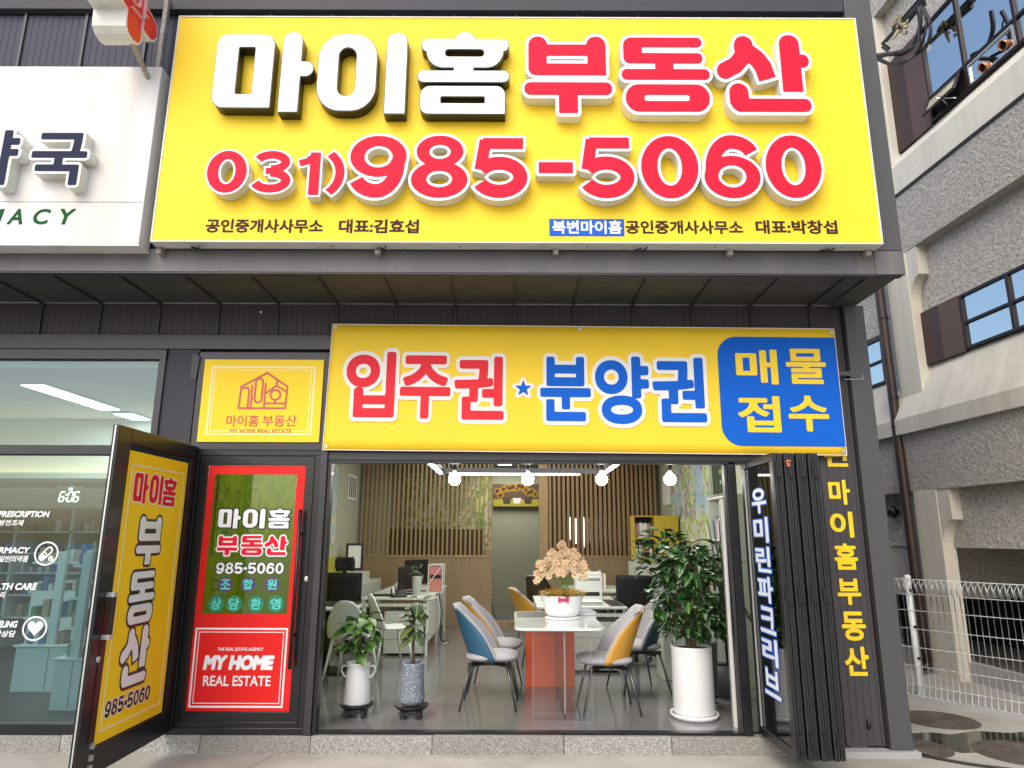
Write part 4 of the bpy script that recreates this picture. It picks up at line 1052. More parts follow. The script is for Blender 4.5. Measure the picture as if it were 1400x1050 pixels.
letter('lettering_outline', 'star', bb, -.0012, 'bwhite', BN, .0012, .17, 0, 50); letter('lettering', 'star', bb, -.0026, 'bblue', BN, .0012, 0, 0, 50)
L_ = bfb(984, 461, 1150, 610); rad = .17
rx = cTR[0] * .5 + cBR[0] * .5
poly = [(cTR[0] * .93 + cBR[0] * .07 - .003, L_[3])] + [(L_[0] + rad - rad * math.sin(t), L_[3] - rad + rad * math.cos(t)) for t in [PI / 2 * k / 8 for k in range(9)]] + [(L_[0] + rad - rad * math.cos(t), L_[1] + rad - rad * math.sin(t)) for t in [PI / 2 * k / 8 for k in range(9)]] + [(cTR[0] * .07 + cBR[0] * .93 - .003, L_[1])]
MB().prism_xz(poly, -.0014, -.0004).build('blue_block', 'bblue', BN)
for ch, bx in (('매', (1006, 478, 1063, 525.5)), ('물', (1074.7, 477, 1129, 525)), ('접', (1009, 541.5, 1067, 591)), ('수', (1078, 541, 1133, 590))):
    letter('lettering', ch, bfb(*bx), -.0016, 'ytext', BN, .0012, 0, .03, 64)

# vertical yellow lettering on the side panel
VT = thing('vertical_lettering', 'yellow vertical Korean letters stuck on the dark panel beside the folded doors', 'lettering')
for ch, (x0, y0, x1, y1) in (('린', (1126, 604, 1158, 638)), ('마', (1133, 656, 1162, 690)), ('이', (1135, 699.5, 1166.5, 735)), ('홈', (1140.6, 743, 1172.5, 779)), ('부', (1145, 791, 1177, 827)), ('동', (1151, 836, 1183.5, 876)), ('산', (1155, 884, 1188, 924))):
    letter('letter', 'f:' + ch, fb(x0, y0, x1, y1, YW + .01), YW + .010, 'ytext', VT, .0015, 0, .035, 60)

# ============================================================ FOLDING DOORS
f = MB(); f.box(-1.585, 2.40, YW - .01, YW + .09, 2.315, 2.385); f.build('track_head', 'alu_grey', bld, bevel=.004)
box('track_shadow', 'alu_black', bld, -1.585, 2.0, YW + .0, YW + .08, 2.29, 2.314)
box('opening_jamb', 'alu_black', bld, -1.584, -1.552, YW - .005, YW + .09, .14, 2.31, bevel=.003)
box('opening_jamb', 'alu_black', bld, 1.862, 1.93, YW + .0, YW + .09, .14, 2.31, bevel=.003)
box('opening_jamb', 'alu_grey', bld, 1.835, 1.861, YW + .02, YW + .09, .14, 2.31, bevel=.003)
box('floor_track', 'alu_black', bld, -1.585, 1.93, YW + .02, YW + .09, FL - .015, FL + .006)
FD = thing('folding_glass_doors', 'stack of black framed folding glass doors pushed to the right of the opening', 'folding door', (1.965, YW - .02, 0), R(-90))
LFW = .72; N = 8; pit = .0455
fm = MB(); frame_ring(fm, 0, .165, LFW, 2.30, .062, 0, .034)
groove = MB().box(LFW - .0005, LFW + .007, .002, .007, .17, 2.295).box(LFW - .0005, LFW + .005, .016, .019, .17, 2.295).box(LFW - .0005, LFW + .007, .027, .032, .17, 2.295)
fo = po = go = ho = None
for k in range(N):
    y = k * pit
    dx = (0, -.012, 0, -.016, .003, -.012, 0, -.010)[k]
    if fo is None:
        fo = fm.build('leaf_frame', 'alu_black', FD, bevel=.003); po = MB().box(.062, LFW - .062, .016, .022, .227, 2.238).build('glass_pane', 'leaf_glass', FD)
        go = groove.build('edge_profile', 'alu_ridge', FD)
    else:
        inst(fo, FD, (dx, y, 0)); inst(po, FD, (dx, y, 0)); inst(go, FD, (dx, y, 0))
hg = MB().box(-.001, .012, -.022, .022, 0, .11)
for k in range(6): hg.tube([(.012, 0, k * .019), (.012, 0, k * .019 + .015)], .010, 8)
for z in (.24, 1.22, 2.12):
    for k in (0, 2, 4, 6):
        y = (k + 1) * pit - .003 if k < 6 else (k + 1) * pit - .003
        if ho is None: ho = hg.build('hinge', 'plastic_black', FD); ho.location = (LFW + .004, y, z)
        else: inst(ho, FD, (LFW + .004, y, z))
box('glazing_bead', 'metal_light', FD, .064, .070, -.002, .012, .23, 2.235)
letter('sticker', '9', (0, 0, .035, .05), 0, 'orange_sticker', FD, .002, 0, 0, 40).matrix_local = Matrix.Translation((LFW + .02, pit * 2.6, 2.22)) @ Matrix.Rotation(R(90), 4, 'Z') @ Matrix.Rotation(R(90), 4, 'X')
# lettering on the first leaf: local x = towards the street
XL = 1.965
def ll(px, py): p = atX(px, py, XL - .004); return (YW - .02) - p.y, p.z
def llb(x0, y0, x1, y1):
    a = ll(x0, (y0 + y1) / 2)[0]; c = ll(x1, (y0 + y1) / 2)[0]; t = ll((x0 + x1) / 2, y0)[1]; b = ll((x0 + x1) / 2, y1)[1]; return (a, b, c, t)
zz = [ll(1033, 668)[1], ll(1062, 964)[1]]
print('leaf text x', ll(1029, 670), ll(1044, 670), ll(1046, 960), ll(1064, 960), zz)
x0_, x1_ = .18, .50
n = 7; ph_ = (zz[0] - zz[1]) / n
for k, ch in enumerate('우미린파크리브'):
    zt_ = zz[0] - k * ph_; bb = (x0_, zt_ - ph_ * .86, x1_, zt_)
    letter('lettering_outline', ch, bb, .0155, 'blue', FD, .001, .05, .03, 56); letter('lettering', ch, bb, .0143, 'white', FD, .001, 0, .03, 56)

# ============================================================ NEIGHBOUR BUILDING
KB = -.065; TB = -PI / 2 - math.atan(KB)
CB = thing('concrete_building', 'beige concrete building with rough grey stucco bands and brown framed windows', 'building', (5.53, 8.74, 0), TB)
CBI = (Matrix.Translation((5.53, 8.74, 0)) @ Matrix.Rotation(TB, 4, 'Z'))
CBinv = CBI.inverted()
def bp(px, py, off=0.0):
    nrm = Vector((math.sin(TB), -math.cos(TB), 0)); tt = Vector((math.cos(TB), math.sin(TB), 0)); b0 = Vector((5.53, 8.74, 0)) + nrm * off
    d = ray(px, py); s = (b0 - CO).dot(nrm) / d.dot(nrm); q = CBinv @ (CO + d * s); return q.x, q.z
X0, X1 = -14, 9
box('wall', 'conc', CB, X0, X1, .02, 8, 1.56, 14)
box('ground_floor_wall', 'dark', CB, X0, X1, 2.5, 8, -.5, 1.56)
for s_, (l0, l1, f0, f1, r0, r1) in enumerate(((3.03, 3.23, 2.28, 3.03, 1.56, 2.28), (6.29, 6.36, 5.5, 6.29, 4.62, 5.5), (10.0, 10.15, 9.25, 10.0, 8.42, 9.25))):
    MB().add([(X0, -.16, f0), (X0, -.24, f1), (X0, .01, f1), (X0, .01, f0), (X1, -.16, f0), (X1, -.24, f1), (X1, .01, f1), (X1, .01, f0)],
             [(0, 1, 2, 3), (7, 6, 5, 4), (0, 4, 5, 1), (1, 5, 6, 2), (2, 6, 7, 3), (3, 7, 4, 0)]).build('stucco_band', 'stucco', CB)
    box('recessed_stucco', 'stucco', CB, X0, X1, -.012, .015, r0, r1)
    # ledge with its sloping weathered top
    top = (3.9, 7.0, 10.8)[s_]
    d0 = .30 if s_ == 0 else .27
    MB().add([(X0, -d0, l0), (X0, -d0, l1 + (0.0 if s_ == 0 else .32)), (X0, -.0, top), (X0, .02, l0), (X1, -d0, l0), (X1, -d0, l1 + (0.0 if s_ == 0 else .32)), (X1, -.0, top), (X1, .02, l0)],
             [(0, 1, 2, 3), (7, 6, 5, 4), (0, 4, 5, 1), (1, 5, 6, 2), (3, 7, 4, 0)]).build('sill_ledge', 'conc', CB)
    if s_: box('shadow_groove', 'seam', CB, X0, X1, -d0 + .02, -.1, l0 - .03, l0 - .001)  # dark strip whose colour stands in for the shade under the ledge
def column(x0, x1):
    mb = MB().box(x0, x1, -.16, .018, -.2, 14)
    mb.build('column', 'conc', CB, bevel=.012)
    for z0, z1 in ((1.9, 2.28), (5.1, 5.5)):      # curved haunches under the bands
        p = [(x1, z0 - .35)] + [(x1 + .22 * (1 - math.cos(t)), z0 - .35 + .35 * math.sin(t) + .0) for t in [PI / 2 * k / 8 for k in range(9)]] + [(x1 + .22, z1), (x1, z1)]
        MB().prism_xz(p, -.15, -.013).build('haunch', 'conc', CB)
    box('column_return', 'conc_side', CB, x0 - .2, x0 - .001, -.1, .017, -.2, 14)
column(-.46, -.0); column(-6.2, -5.74); column(4.6, 5.06)
def win(x0, x1, z0, z1, mull, trans, label=None, awn=None, vent=None):
    W_ = MB(); frame_ring(W_, x0, z0, x1, z1, .035, -.05, .018)
    for m in mull: W_.box(m - .022, m + .022, -.049, .017, z0 + .036, z1 - .036)
    for t in trans: W_.box(x0 + .036, x1 - .036, -.048, .016, t - .018, t + .018)
    o = W_.build('window', 'wframe', CB, bevel=.003)
    xs_ = [x0] + mull + [x1]; zs_ = [z0] + trans + [z1]
    for i in range(len(xs_) - 1):
        for j in range(len(zs_) - 1):
            if awn == (i, j): continue
            pn = box('pane', 'win_glass', o, xs_[i] + .025, xs_[i + 1] - .025, -.02 - .001 * ((i + j) % 2), -.012, zs_[j] + .02, zs_[j + 1] - .02)
            pn.rotation_euler = (0, 0, 0)
    return o
uz = 7.03; tb = bp(1330, 83)[1]; m2 = bp(1324, 100)[0]; m3 = bp(1393, 45)[0]
print('upper window', tb, m2, m3, bp(1385, 25), bp(1273, 137))
wu = win(.70, 4.4, uz, 8.42, [m2, m3 + .02, 3.3], [tb], awn=(0, 0))
wl = win(.72, 4.4, 3.92, 4.61, [bp(1387, 420)[0], 2.6, 3.5], [4.25])
win(-3.2, -.92, 3.88, 4.57, [-1.5, -2.3], [4.22]); win(-3.2, -.92, 7.03, 8.42, [-1.7, -2.5], [7.5])
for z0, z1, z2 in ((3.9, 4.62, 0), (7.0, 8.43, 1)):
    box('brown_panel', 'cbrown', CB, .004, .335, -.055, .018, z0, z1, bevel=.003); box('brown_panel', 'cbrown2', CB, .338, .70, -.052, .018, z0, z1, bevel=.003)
# awning sash tilted open, dark opening behind
ax0, ax1 = .74, m2 - .03
aw = MB(); frame_ring(aw, ax0, -(tb - uz) + .04, ax1, 0, .03, -.02, .01)
a_ = aw.build('awning_sash', 'wframe', CB, bevel=.002); a_.location = (0, -.06, tb - .02); a_.rotation_euler = (R(-25), 0, 0)
box('pane', 'win_glass', a_, ax0 + .02, ax1 - .02, -.008, -.002, -(tb - uz) + .06, -.02)
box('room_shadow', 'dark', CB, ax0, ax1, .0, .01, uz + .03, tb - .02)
MB().bar((ax0 + .25, -.02, uz + .06), (ax0 + .35, -.2, uz + .12), .012).bar((ax1 - .2, -.02, uz + .06), (ax1 - .3, -.2, uz + .12), .012).build('stay_arm', 'metal_light', CB)
# boarded pane with two copper flue outlets
bx0, bx1 = m2 + .04, m3 - .03
vf = MB(); frame_ring(vf, bx0, uz + .04, bx1, tb - .03, .022, -.04, -.021); vf.build('vent_frame', 'metal_light', CB)
for px, py in ((1345, 92), (1373, 61)):
    x, z = bp(px, py, .05)
    fl_ = MB().tube([(x, -.022, z), (x, -.05, z), (x, -.08, z - .015)], .055, 16, cap=False).build('flue_outlet', 'copper', CB, smooth=True, solid=.006)
    MB().lathe([(0, 0), (.05, 0)], 16).build('flue_bore', 'dark', fl_, loc=(x, -.035, z)).rotation_euler = (R(90), 0, 0)
# ground floor bay: wall piers, lamp
box('bay_wall', 'stucco', CB, X0, -.66, .0, 2.4, .9, 1.56)
lp = thing('wall_lamp', 'small black dome lamp on the shaded stucco beside the brown pipe', 'lamp', CBI @ Vector((bp(1228, 700)[0], -.02, bp(1228, 700)[1])), TB)
MB().lathe([(0, .0), (.05, .0), (.05, .03), (.09, .05), (.08, .10), (.04, .13), (0, .14)], 16).build('lamp_head', 'plastic_black', lp, smooth=True).rotation_euler = (R(90), 0, 0)
MB().lathe([(.03, .10), (.055, .10), (.05, .145), (0, .15)], 12).build('lamp_glass', 'clear_glass', lp, smooth=True).rotation_euler = (R(70), 0, 0)
low = struct(box('low_wall', 'conc_side', CB, X0, X1, -.02, .08, -.3, .22)); low.pop('kind', None) if False else None
# drainpipe
pr_ = .062
a, b = bp(1205, 400, .25), bp(1250, 790, .25)
dp = thing('drainpipe', 'brown metal drainpipe running down the concrete building', 'pipe', CBI @ Vector((0, 0, 0)), TB)
px_ = (a[0] + b[0]) / 2
MB().tube([(px_ - .12, -.25, 9), (px_ - .03, -.25, 5.5), (px_ + .02, -.25, 1.2), (px_ + .04, -.25, .15)], pr_, 20).build('pipe', 'pipe', dp, smooth=True)
for py in (431, 546, 587, 675, 810):
    z = bp(1215, py, .25)[1]
    xx = px_ + .03 * (3.3 - z) / 3
    MB().lathe([(pr_ + .001, -.012), (pr_ + .006, -.012), (pr_ + .006, .012), (pr_ + .001, .012)], 20, c=(xx, -.25, z)).bar((xx + pr_, -.25, z), (xx + pr_ + .05, -.25, z + .005), .012).bar((xx, -.19, z), (xx, -.0, z), .012).build('pipe_clamp', 'pipe', dp)
MB().tube([(px_ + .04, -.25, .3), (px_ + .05, -.25, .12), (px_ + .05, -.4, .06)], .05, 14).build('pipe_shoe', 'plastic_black', dp, smooth=True)
# overhead cables: bracket with insulation on the stucco, looping to the shop corner
def bw(px, py, off): x, z = bp(px, py, off); return CBI @ Vector((x, -off, z))
CBL = thing('overhead_cables', 'bundle of black overhead cables looping from the stucco to the shop corner', 'cables')
e0 = Vector((3.12, 5.35, 5.73))
e0 = atY(1196, 78, 5.6)
def cat(pts, n=10):
    P_ = [Vector(p) for p in pts]; P_ = [P_[0]] + P_ + [P_[-1]]; out = []
    for i in range(1, len(P_) - 2):
        for k in range(n):
            t = k / n; a, b, c, d = P_[i - 1], P_[i], P_[i + 1], P_[i + 2]
            out.append(.5 * ((2 * b) + (c - a) * t + (2 * a - 5 * b + 4 * c - d) * t * t + (3 * b - a - 3 * c + d) * t ** 3))
    out.append(P_[-2]); return out
for k, (pl, r) in enumerate((([(1196, 78), (1215, 74), (1235, 73), (1250, 60), (1258, 35), (1256, 10)], .028), ([(1196, 80), (1222, 88), (1250, 76), (1268, 60), (1272, 35), (1262, 10)], .02), ([(1198, 82), (1225, 89), (1248, 78), (1262, 55), (1266, 30), (1258, 8)], .014),
                          ([(1232, 73), (1250, 62), (1256, 40), (1255, 15)], .012))):
    pts = [e0 + (bw(x, y, .6) - e0) * min(1, i / 1.6) for i, (x, y) in enumerate(pl)]
    pts = [pts[0]] + [bw(x, y, .9 if i == 0 else .5 + .03 * k) for i, (x, y) in enumerate(pl[1:])]
    MB().tube(cat(pts), r, 8).build('cable', 'cable', CBL, smooth=True)
for k, (a, b, r) in enumerate((((1206, 60), (1268, -8), .02), ((1212, 57), (1272, -8), .014), ((1222, 40), (1270, -14), .03), ((1230, 38), (1264, 5), .03), ((1240, 30), (1262, 2), .035))):
    MB().tube([bw(*a, .34), bw(*b, .34)], r, 7).build('cable', 'cable' if k > 1 else 'chrome_dark', CBL)
rr = random.Random(5)
mb = MB()
for k in range(12):
    x, y = rr.uniform(1218, 1240), rr.uniform(33, 46); a = bw(x, y, .36); mb.tube([a, a + Vector((rr.uniform(-.08, .08), rr.uniform(-.12, .05), rr.uniform(-.10, .12)))], [.03, .015], 6)
mb.build('torn_insulation', 'insul', CBL)
a = bw(1207, 62, .36); MB().bar(a, a + Vector((.08, 0, -.08)), .05).bar(a + Vector((0, 0, .05)), a + Vector((.03, 0, -.02)), .03).build('turnbuckle', 'chrome_dark', CBL)

# ============================================================ FENCE AND GROUND THINGS
fa, fbp = Vector((4.36, 7.80, 0)), Vector((4.87, 7.03, 0)); fd = (fbp - fa).normalized(); fang = math.atan2(fd.y, fd.x)
FN = thing('wire_mesh_fence', 'white coated wire mesh fence on round post beside the shop corner', 'fence', fa, fang)
ys = -1
for k, x in enumerate((-2.0, 0, 2.0)):
    p_ = MB().tube([(x, 0, -.05), (x, 0, 1.25)], .034, 16).build('post', 'fence_white', FN, smooth=True)
    MB().lathe([(.036, 0), (.037, .02), (.02, .035), (0, .038)], 16, c=(x, 0, 1.245)).build('post_cap', 'fence_white', p_, smooth=True)
    for z in (.42, .74, 1.12): MB().box(x + .02, x + .05, -.03, .03, z - .012, z + .012).build('clip', 'chrome_dark', p_)
vw = MB().tube([(.02, 0, .03), (0, -.035, .06), (0, -.0, .15), (0, 0, 1.08), (0, -.05, 1.17), (.02, 0, 1.235), (.037, -.03, 1.17), (.037, -.0, 1.09)], .0048, 5).mesh('wire', 'fence_white', True)
x = -1.95
while x < 2.4:
    o = bpy.data.objects.new('wire', vw); link(o); o.parent = FN; o.location = (x, -.03, 0); x += .0575
for z in (.04, .15, .34, .53, .72, .91, 1.08, 1.235):
    MB().tube([(-2.0, -.034, z), (2.4, -.034, z)], .003 if z < 1.2 else .0045, 5).build('crosswire', 'fence_white', FN)
cu = struct(MB().bar(fa - fd * 2.5 + Vector((0, .0, -.03)), fa + fd * 3.2 + Vector((0, .0, -.03)), .16, .14).build('fence_kerb', 'conc_side'))
# manhole covers, each with a ring and raised rings
def manhole(px, py, r, label):
    c = atZ(px, py, .004); t = thing('manhole_cover', label, 'manhole cover', (c.x, c.y, .0), group='rusty covers by the fence')
    MB().lathe([(r + .04, .002), (r + .035, .008), (r, .008), (r, .004)], 40).build('ring', 'iron', t)
    MB().lathe([(0, .007), (r - .006, .007), (r - .006, .001)], 40).build('lid', 'iron', t)
    rg = MB()
    for q in (.25, .45, .65, .85): rg.lathe([(r * q - .01, .007), (r * q - .008, .011), (r * q + .008, .011), (r * q + .01, .007)], 36)
    rg.build('raised_pattern', 'iron', t)
manhole(1283, 984, .30, 'rusty round manhole cover nearest the foot of the wire fence')
manhole(1250, 1022, .24, 'rusty manhole cover half hidden behind the pilaster foot')
manhole(1400, 1030, .32, 'rusty manhole cover beyond the puddle, cut by the photo edge')
pud = [(1240, 1003), (1270, 1001), (1300, 1004), (1335, 999), (1380, 1002), (1405, 1000), (1430, 1012), (1400, 1017), (1372, 1013), (1350, 1018), (1342, 1028), (1315, 1029), (1290, 1024), (1270, 1018), (1245, 1020)]
pp = [atZ(x, y, .0045) for x, y in pud]
struct(MB().add([(p.x, p.y, .0045) for p in pp], [tuple(range(len(pp)))[::-1]]).build('puddle', 'water'))
cp = [atZ(x, y, .012) for x, y in ((1240, 1022), (1262, 1032), (1300, 1040), (1345, 1047), (1420, 1056))]
tagit(MB().tube(cat(cp), .010, 6).build('ground_cable', 'cable', None, smooth=True), 'thin black cable lying on the concrete by the manhole covers', 'cable')

# ============================================================ OFFICE INTERIOR
YP = 12.55
def onfl(px, py): p = atZ(px, py, FL); return p.x, p.y
hz_ = atY(600, 760, YP).z
xl0, xl1 = atY(496, 700, YP).x, atY(673, 700, YP).x
xr0, xr1 = atY(737, 700, YP).x, 2.70
pt = thing('slatted_partition', 'oak partition with upright slats over a fluted half wall, split by a passage', 'partition')
def fluted(x0, x1):
    box('half_wall', 'wood_panel', pt, x0, x1, YP + .012, YP + .12, FL, hz_ - .02)
    mb = MB(); x = x0 + .01
    while x < x1 - .012: mb.box(x, x + .018, YP, YP + .012, FL + .02, hz_ - .022); x += .03
    o = mb.build('fluting', 'wood_panel', pt); o['kind'] = 'stuff'
    box('cap_rail', 'wood', pt, x0, x1, YP - .01, YP + .13, hz_ - .02, hz_ + .012)
fluted(-2.76, xl1); fluted(xr0 + .16, xr1)
box('jamb_board', 'wood', pt, xr0, xr0 + .16, YP - .01, YP + .13, FL, 3.28)
box('threshold', 'wood', pt, xl1, xr0, YP, YP + .12, FL, FL + .085)
box('side_board', 'wood', pt, xl1 - .02, xl1, YP - .012, YP + .132, hz_ + .012, 3.28)
sl = MB().box(-.014, .014, 0, .09, hz_ + .012, 3.28); s0 = None
x = -2.70
k = 0
while x < xl1 - .04:
    if s0 is None: s0 = sl.build('slat', 'wood', pt); s0.location = (x, YP, 0)
    else: inst(s0, pt, (x + random.uniform(-.002, .002), YP, 0))
    x += .0815
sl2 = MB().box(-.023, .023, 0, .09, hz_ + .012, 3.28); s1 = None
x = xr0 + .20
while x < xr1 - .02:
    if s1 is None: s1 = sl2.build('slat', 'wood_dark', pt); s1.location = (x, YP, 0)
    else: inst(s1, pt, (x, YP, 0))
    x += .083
# behind the partition
def poster(name, label, cat_, m, x0, z0, x1, z1, Y, group=None, fr_='desk_white'):
    t = thing(name, label, cat_, group=group)
    box('backing', fr_, t, x0 - .01, x1 + .01, Y - .006, Y, z0 - .01, z1 + .01); box('print', m, t, x0, x1, Y - .008, Y - .0062, z0, z1); return t
p = fb(548, 640, 672, 752, 16.09); poster('wall_map', 'green street map on the rear wall behind the left slats', 'map', 'map_b', p[0], p[1], p[2], p[3], 16.09)
p = fb(500, 722, 620, 790, 16.05); struct(box('brown_panelling', 'wall_brown', None, p[0] - .6, p[2] + .7, 15.9, 16.08, .14, p[3] - .02))
struct(box('rear_screen', 'wall_brown', None, xr0 + .05, 2.71, 13.6, 13.68, .15, 3.29))
wl_ = thing('lit_opening', 'bright lit opening glimpsed between the right hand slats', 'window')
for k, px in enumerate((778, 788, 797, 806, 816)):
    p = fb(px - 1.2, 707 + (k % 2) * 2, px + 1.6, 738 + (k * 5) % 11, 13.59); box('pane', 'lamp_soft' if k < 3 else 'paper', wl_, p[0], p[2], 13.585, 13.595, p[1], p[3])
# sunflower picture
sf = thing('sunflower_picture', 'picture of a row of sunflowers in pots above the pale passage wall', 'picture')
p = fb(674, 662, 737, 693, 16.0)
box('canvas', 'wall_brown', sf, p[0], p[2], 15.97, 16.09, p[1], p[3])
box('painted_table', 'wall_ol', sf, p[0] + .01, p[2] - .01, 15.966, 15.9695, p[1] + .01, p[1] + .17)
mdisc = MB().lathe([(0, -.004), (.10, -.002)], 14); petals = MB()
for k in range(12):
    a = 2 * PI * k / 12; petals.add([(.04 * math.cos(a - .25), .04 * math.sin(a - .25), 0), (.105 * math.cos(a), .105 * math.sin(a), 0), (.04 * math.cos(a + .25), .04 * math.sin(a + .25), 0)], [(0, 1, 2)])
me_p = petals.mesh('sunflower_petals', mat('sunflower_yellow', (.75, .45, .03), .6)); me_c = MB().disc(.05, .002, 12).mesh('sunflower_centre', mat('sunflower_brown', (.10, .045, .015), .8))
rr = random.Random(2)
for k in range(13):
    x = p[0] + .1 + (p[2] - p[0] - .2) * (k / 12); z = p[1] + .30 + .12 * math.sin(PI * k / 12) + rr.uniform(-.04, .06) * (1 + k % 2)
    o = bpy.data.objects.new('sunflower', me_p); link(o); o.parent = sf; o.location = (x, 15.962 - .0015 * (k % 3), z); o.rotation_euler = (R(90), rr.uniform(0, 1), 0)
    c = bpy.data.objects.new('flower_centre', me_c); link(c); c.parent = o
for k, x in enumerate((.3, .52, .76)):
    xx = p[0] + (p[2] - p[0]) * x; MB().prism_xz([(xx - .07, p[1] + .07), (xx + .07, p[1] + .07), (xx + .10, p[1] + .2), (xx - .10, p[1] + .2)], 15.959, 15.965).build('painted_pot', 'paper' if k == 1 else 'leather_brown', sf)
so_ = thing('wall_socket', 'small white socket low on the pale passage wall', 'socket', atY(700, 810, 16.09))
box('plate', 'desk_white', so_, -.05, .05, -.01, 0, -.06, .06); box('insert', 'paper', so_, -.03, .03, -.013, -.0105, -.04, .04)
cl = thing('ceiling_light', 'small square ceiling light glowing above the sunflower picture', 'light', (atY(690, 637, 15.3).x, 15.3, 3.29))
box('diffuser', 'lamp_soft', cl, -.15, .15, -.3, .3, -.02, 0)

# left wall dressings
struct(box('olive_wainscot', 'wall_ol', None, -2.779, -2.770, 6.06, 12.5, .15, 1.36))
def wallrect(name, label, cat_, m, x, ya, yb, z0, z1, th=.012, fr_='desk_white'):
    t = thing(name, label, cat_); s = 1 if x < 0 else -1
    MB().box(min(x, x + s * th), max(x, x + s * th), ya, yb, z0, z1).build('backing', fr_, t)
    a = x + s * (th + .0005); MB().box(min(a, a + s * .002), max(a, a + s * .002), ya + .01, yb - .01, z0 + .01, z1 - .01).build('print', m, t); return t
wallrect('wall_map', 'tall street map on the left wall by the opening edge', 'map', 'map_a', -2.775, 9.2, 10.95, 1.56, 3.1)
wallrect('wall_map', 'green street map seen through the red glass door', 'map', 'map_c', -2.775, 6.5, 8.9, 1.5, 3.0)
nb = wallrect('notice_sheet', 'grey printed sheet on the left wall beside the slats', 'notice', 'paper', -2.775, 11.65, 12.3, 2.28, 2.72)
for k in range(4): box('printed_column', 'brown', nb, -2.760, -2.7590, 11.72 + k * .14, 11.79 + k * .14, 2.33, 2.67)
# right wall
ya, yb = atX(972, 680, 2.7).y, atX(917, 680, 2.7).y
rm = wallrect('wall_map', 'large colourful city map with blue sea on the right wall', 'map', 'map_a', 2.715, ya, yb, atX(945, 745, 2.7).z, 3.2)
wallrect('notice_sheet', 'pale sheet on the right wall between the slats and the map', 'notice', 'paper', 2.715, 11.75, 12.35, 2.22, 2.75)
gp = wallrect('notice_board', 'dark green notice board with small print at the right end', 'notice board', mat('green_board', (.03, .055, .03), .6), 2.715, ya - 1.0, ya - .1, atX(985, 676, 2.7).z, 3.2)
rr = random.Random(8)
for k in range(26): 
    y, z = ya - .95 + (k % 5) * .11, 2.35 + (k // 5) * .13; box('printed_line', 'map_c', gp, 2.6985, 2.6995, y, y + .07, z, z + .05)
# book shelf right wall (white) under the board
def books(parent, x0, x1, y0, y1, z, h, rnd, along='x', name='book'):
    v = x0 if along == 'x' else y0; e = x1 if along == 'x' else y1
    while v < e - .03:
        t = rnd.uniform(.02, .045); hh = h * rnd.uniform(.75, 1); m = rnd.choice(bmats)
        if along == 'x': MB().box(v, v + t - .003, y0, y1, z, z + hh).build(name, m, parent)
        else: MB().box(x0, x1, v, v + t - .003, z, z + hh).build(name, m, parent)
        v += t
bmats = ['paper', 'paper_blue', 'paper_red', 'cable', 'wall_ol', 'bmix1', 'bmix2', 'paper']
M['bmix1'] = mat('teal_cover', (.06, .25, .28), .6); M['bmix2'] = mat('grey_cover', (.25, .27, .3), .6)
rr = random.Random(4)
ws = thing('white_bookshelf', 'white open bookshelf of files behind the tall plants, against the right wall', 'bookshelf', (2.38, 7.6, FL)); ws.scale = (.66, 1, 1)
for x in (0,): 
    for y in (0, .8): box('side_panel', 'desk_white', ws, 0, .5, y, y + .02, 0, 2.0)
    box('back_panel', 'desk_white', ws, .47, .49, .021, .799, 0, 2.0)
    for z in (.06, .42, .78, 1.14, 1.5, 1.98): box('shelf', 'desk_white', ws, 0, .469, .021, .799, z - .01, z + .01)
    for z in (.79, 1.15, 1.51): books(ws, .08, .4, .04, .78, z, .27, rr, 'y')
# white panel beside the jamb
pw = thing('upright_board', 'tall white board standing upright just inside the right jamb', 'panel', (1.84, 6.10, FL))
box('board', 'white_paint', pw, .0, .13, 0, .03, 0, 1.86, bevel=.003); box('edge_strip', 'metal_light', pw, -.004, -.0005, 0, .03, 0, 1.86)

# yellow bookcase on grey cabinet in the right rear corner
gc = thing('grey_cabinet', 'grey metal cabinet with recessed handles under the yellow bookcase', 'cabinet', (1.93, 11.2, FL))
box('body', 'desk_white', gc, 0, .76, 0, .45, 0, 1.15)
for k in range(2):
    for j in range(2): d_ = box('door', 'desk_white', gc, .01 + k * .375, .37 + k * .375, -.012, -.001, .02 + j * .56, .56 + j * .56, bevel=.004); box('handle', 'chrome_dark', d_, .30 + k * .375 if k == 0 else .41, (.30 if k == 0 else .41) + .025 + (0 if k == 0 else 0), -.03, -.0125, .2 + j * .56, .34 + j * .56)
yc = thing('yellow_bookcase', 'open bookcase with bright yellow side and rows of files', 'bookcase', (1.95, 11.15, FL + 1.151))
yh = atY(890, 705, 11.15).z - FL - 1.151
ym = mat('yellow_board', (.62, .42, .04), .5, 0, .06, 3)
box('side_panel', ym, yc, .0, .02, 0, .3, 0, yh); box('side_panel', ym, yc, .33, .72, -.002, .3, 0, yh); box('top_panel', ym, yc, .021, .329, 0, .3, yh - .02, yh)
box('back_panel', 'cable', yc, .021, .329, .28, .299, 0, yh - .021)
for z in (.02, yh * .5): box('shelf', ym, yc, .021, .329, 0, .279, z - .01, z + .01); books(yc, .03, .32, .04, .26, z + .011, .26, rr, 'x')

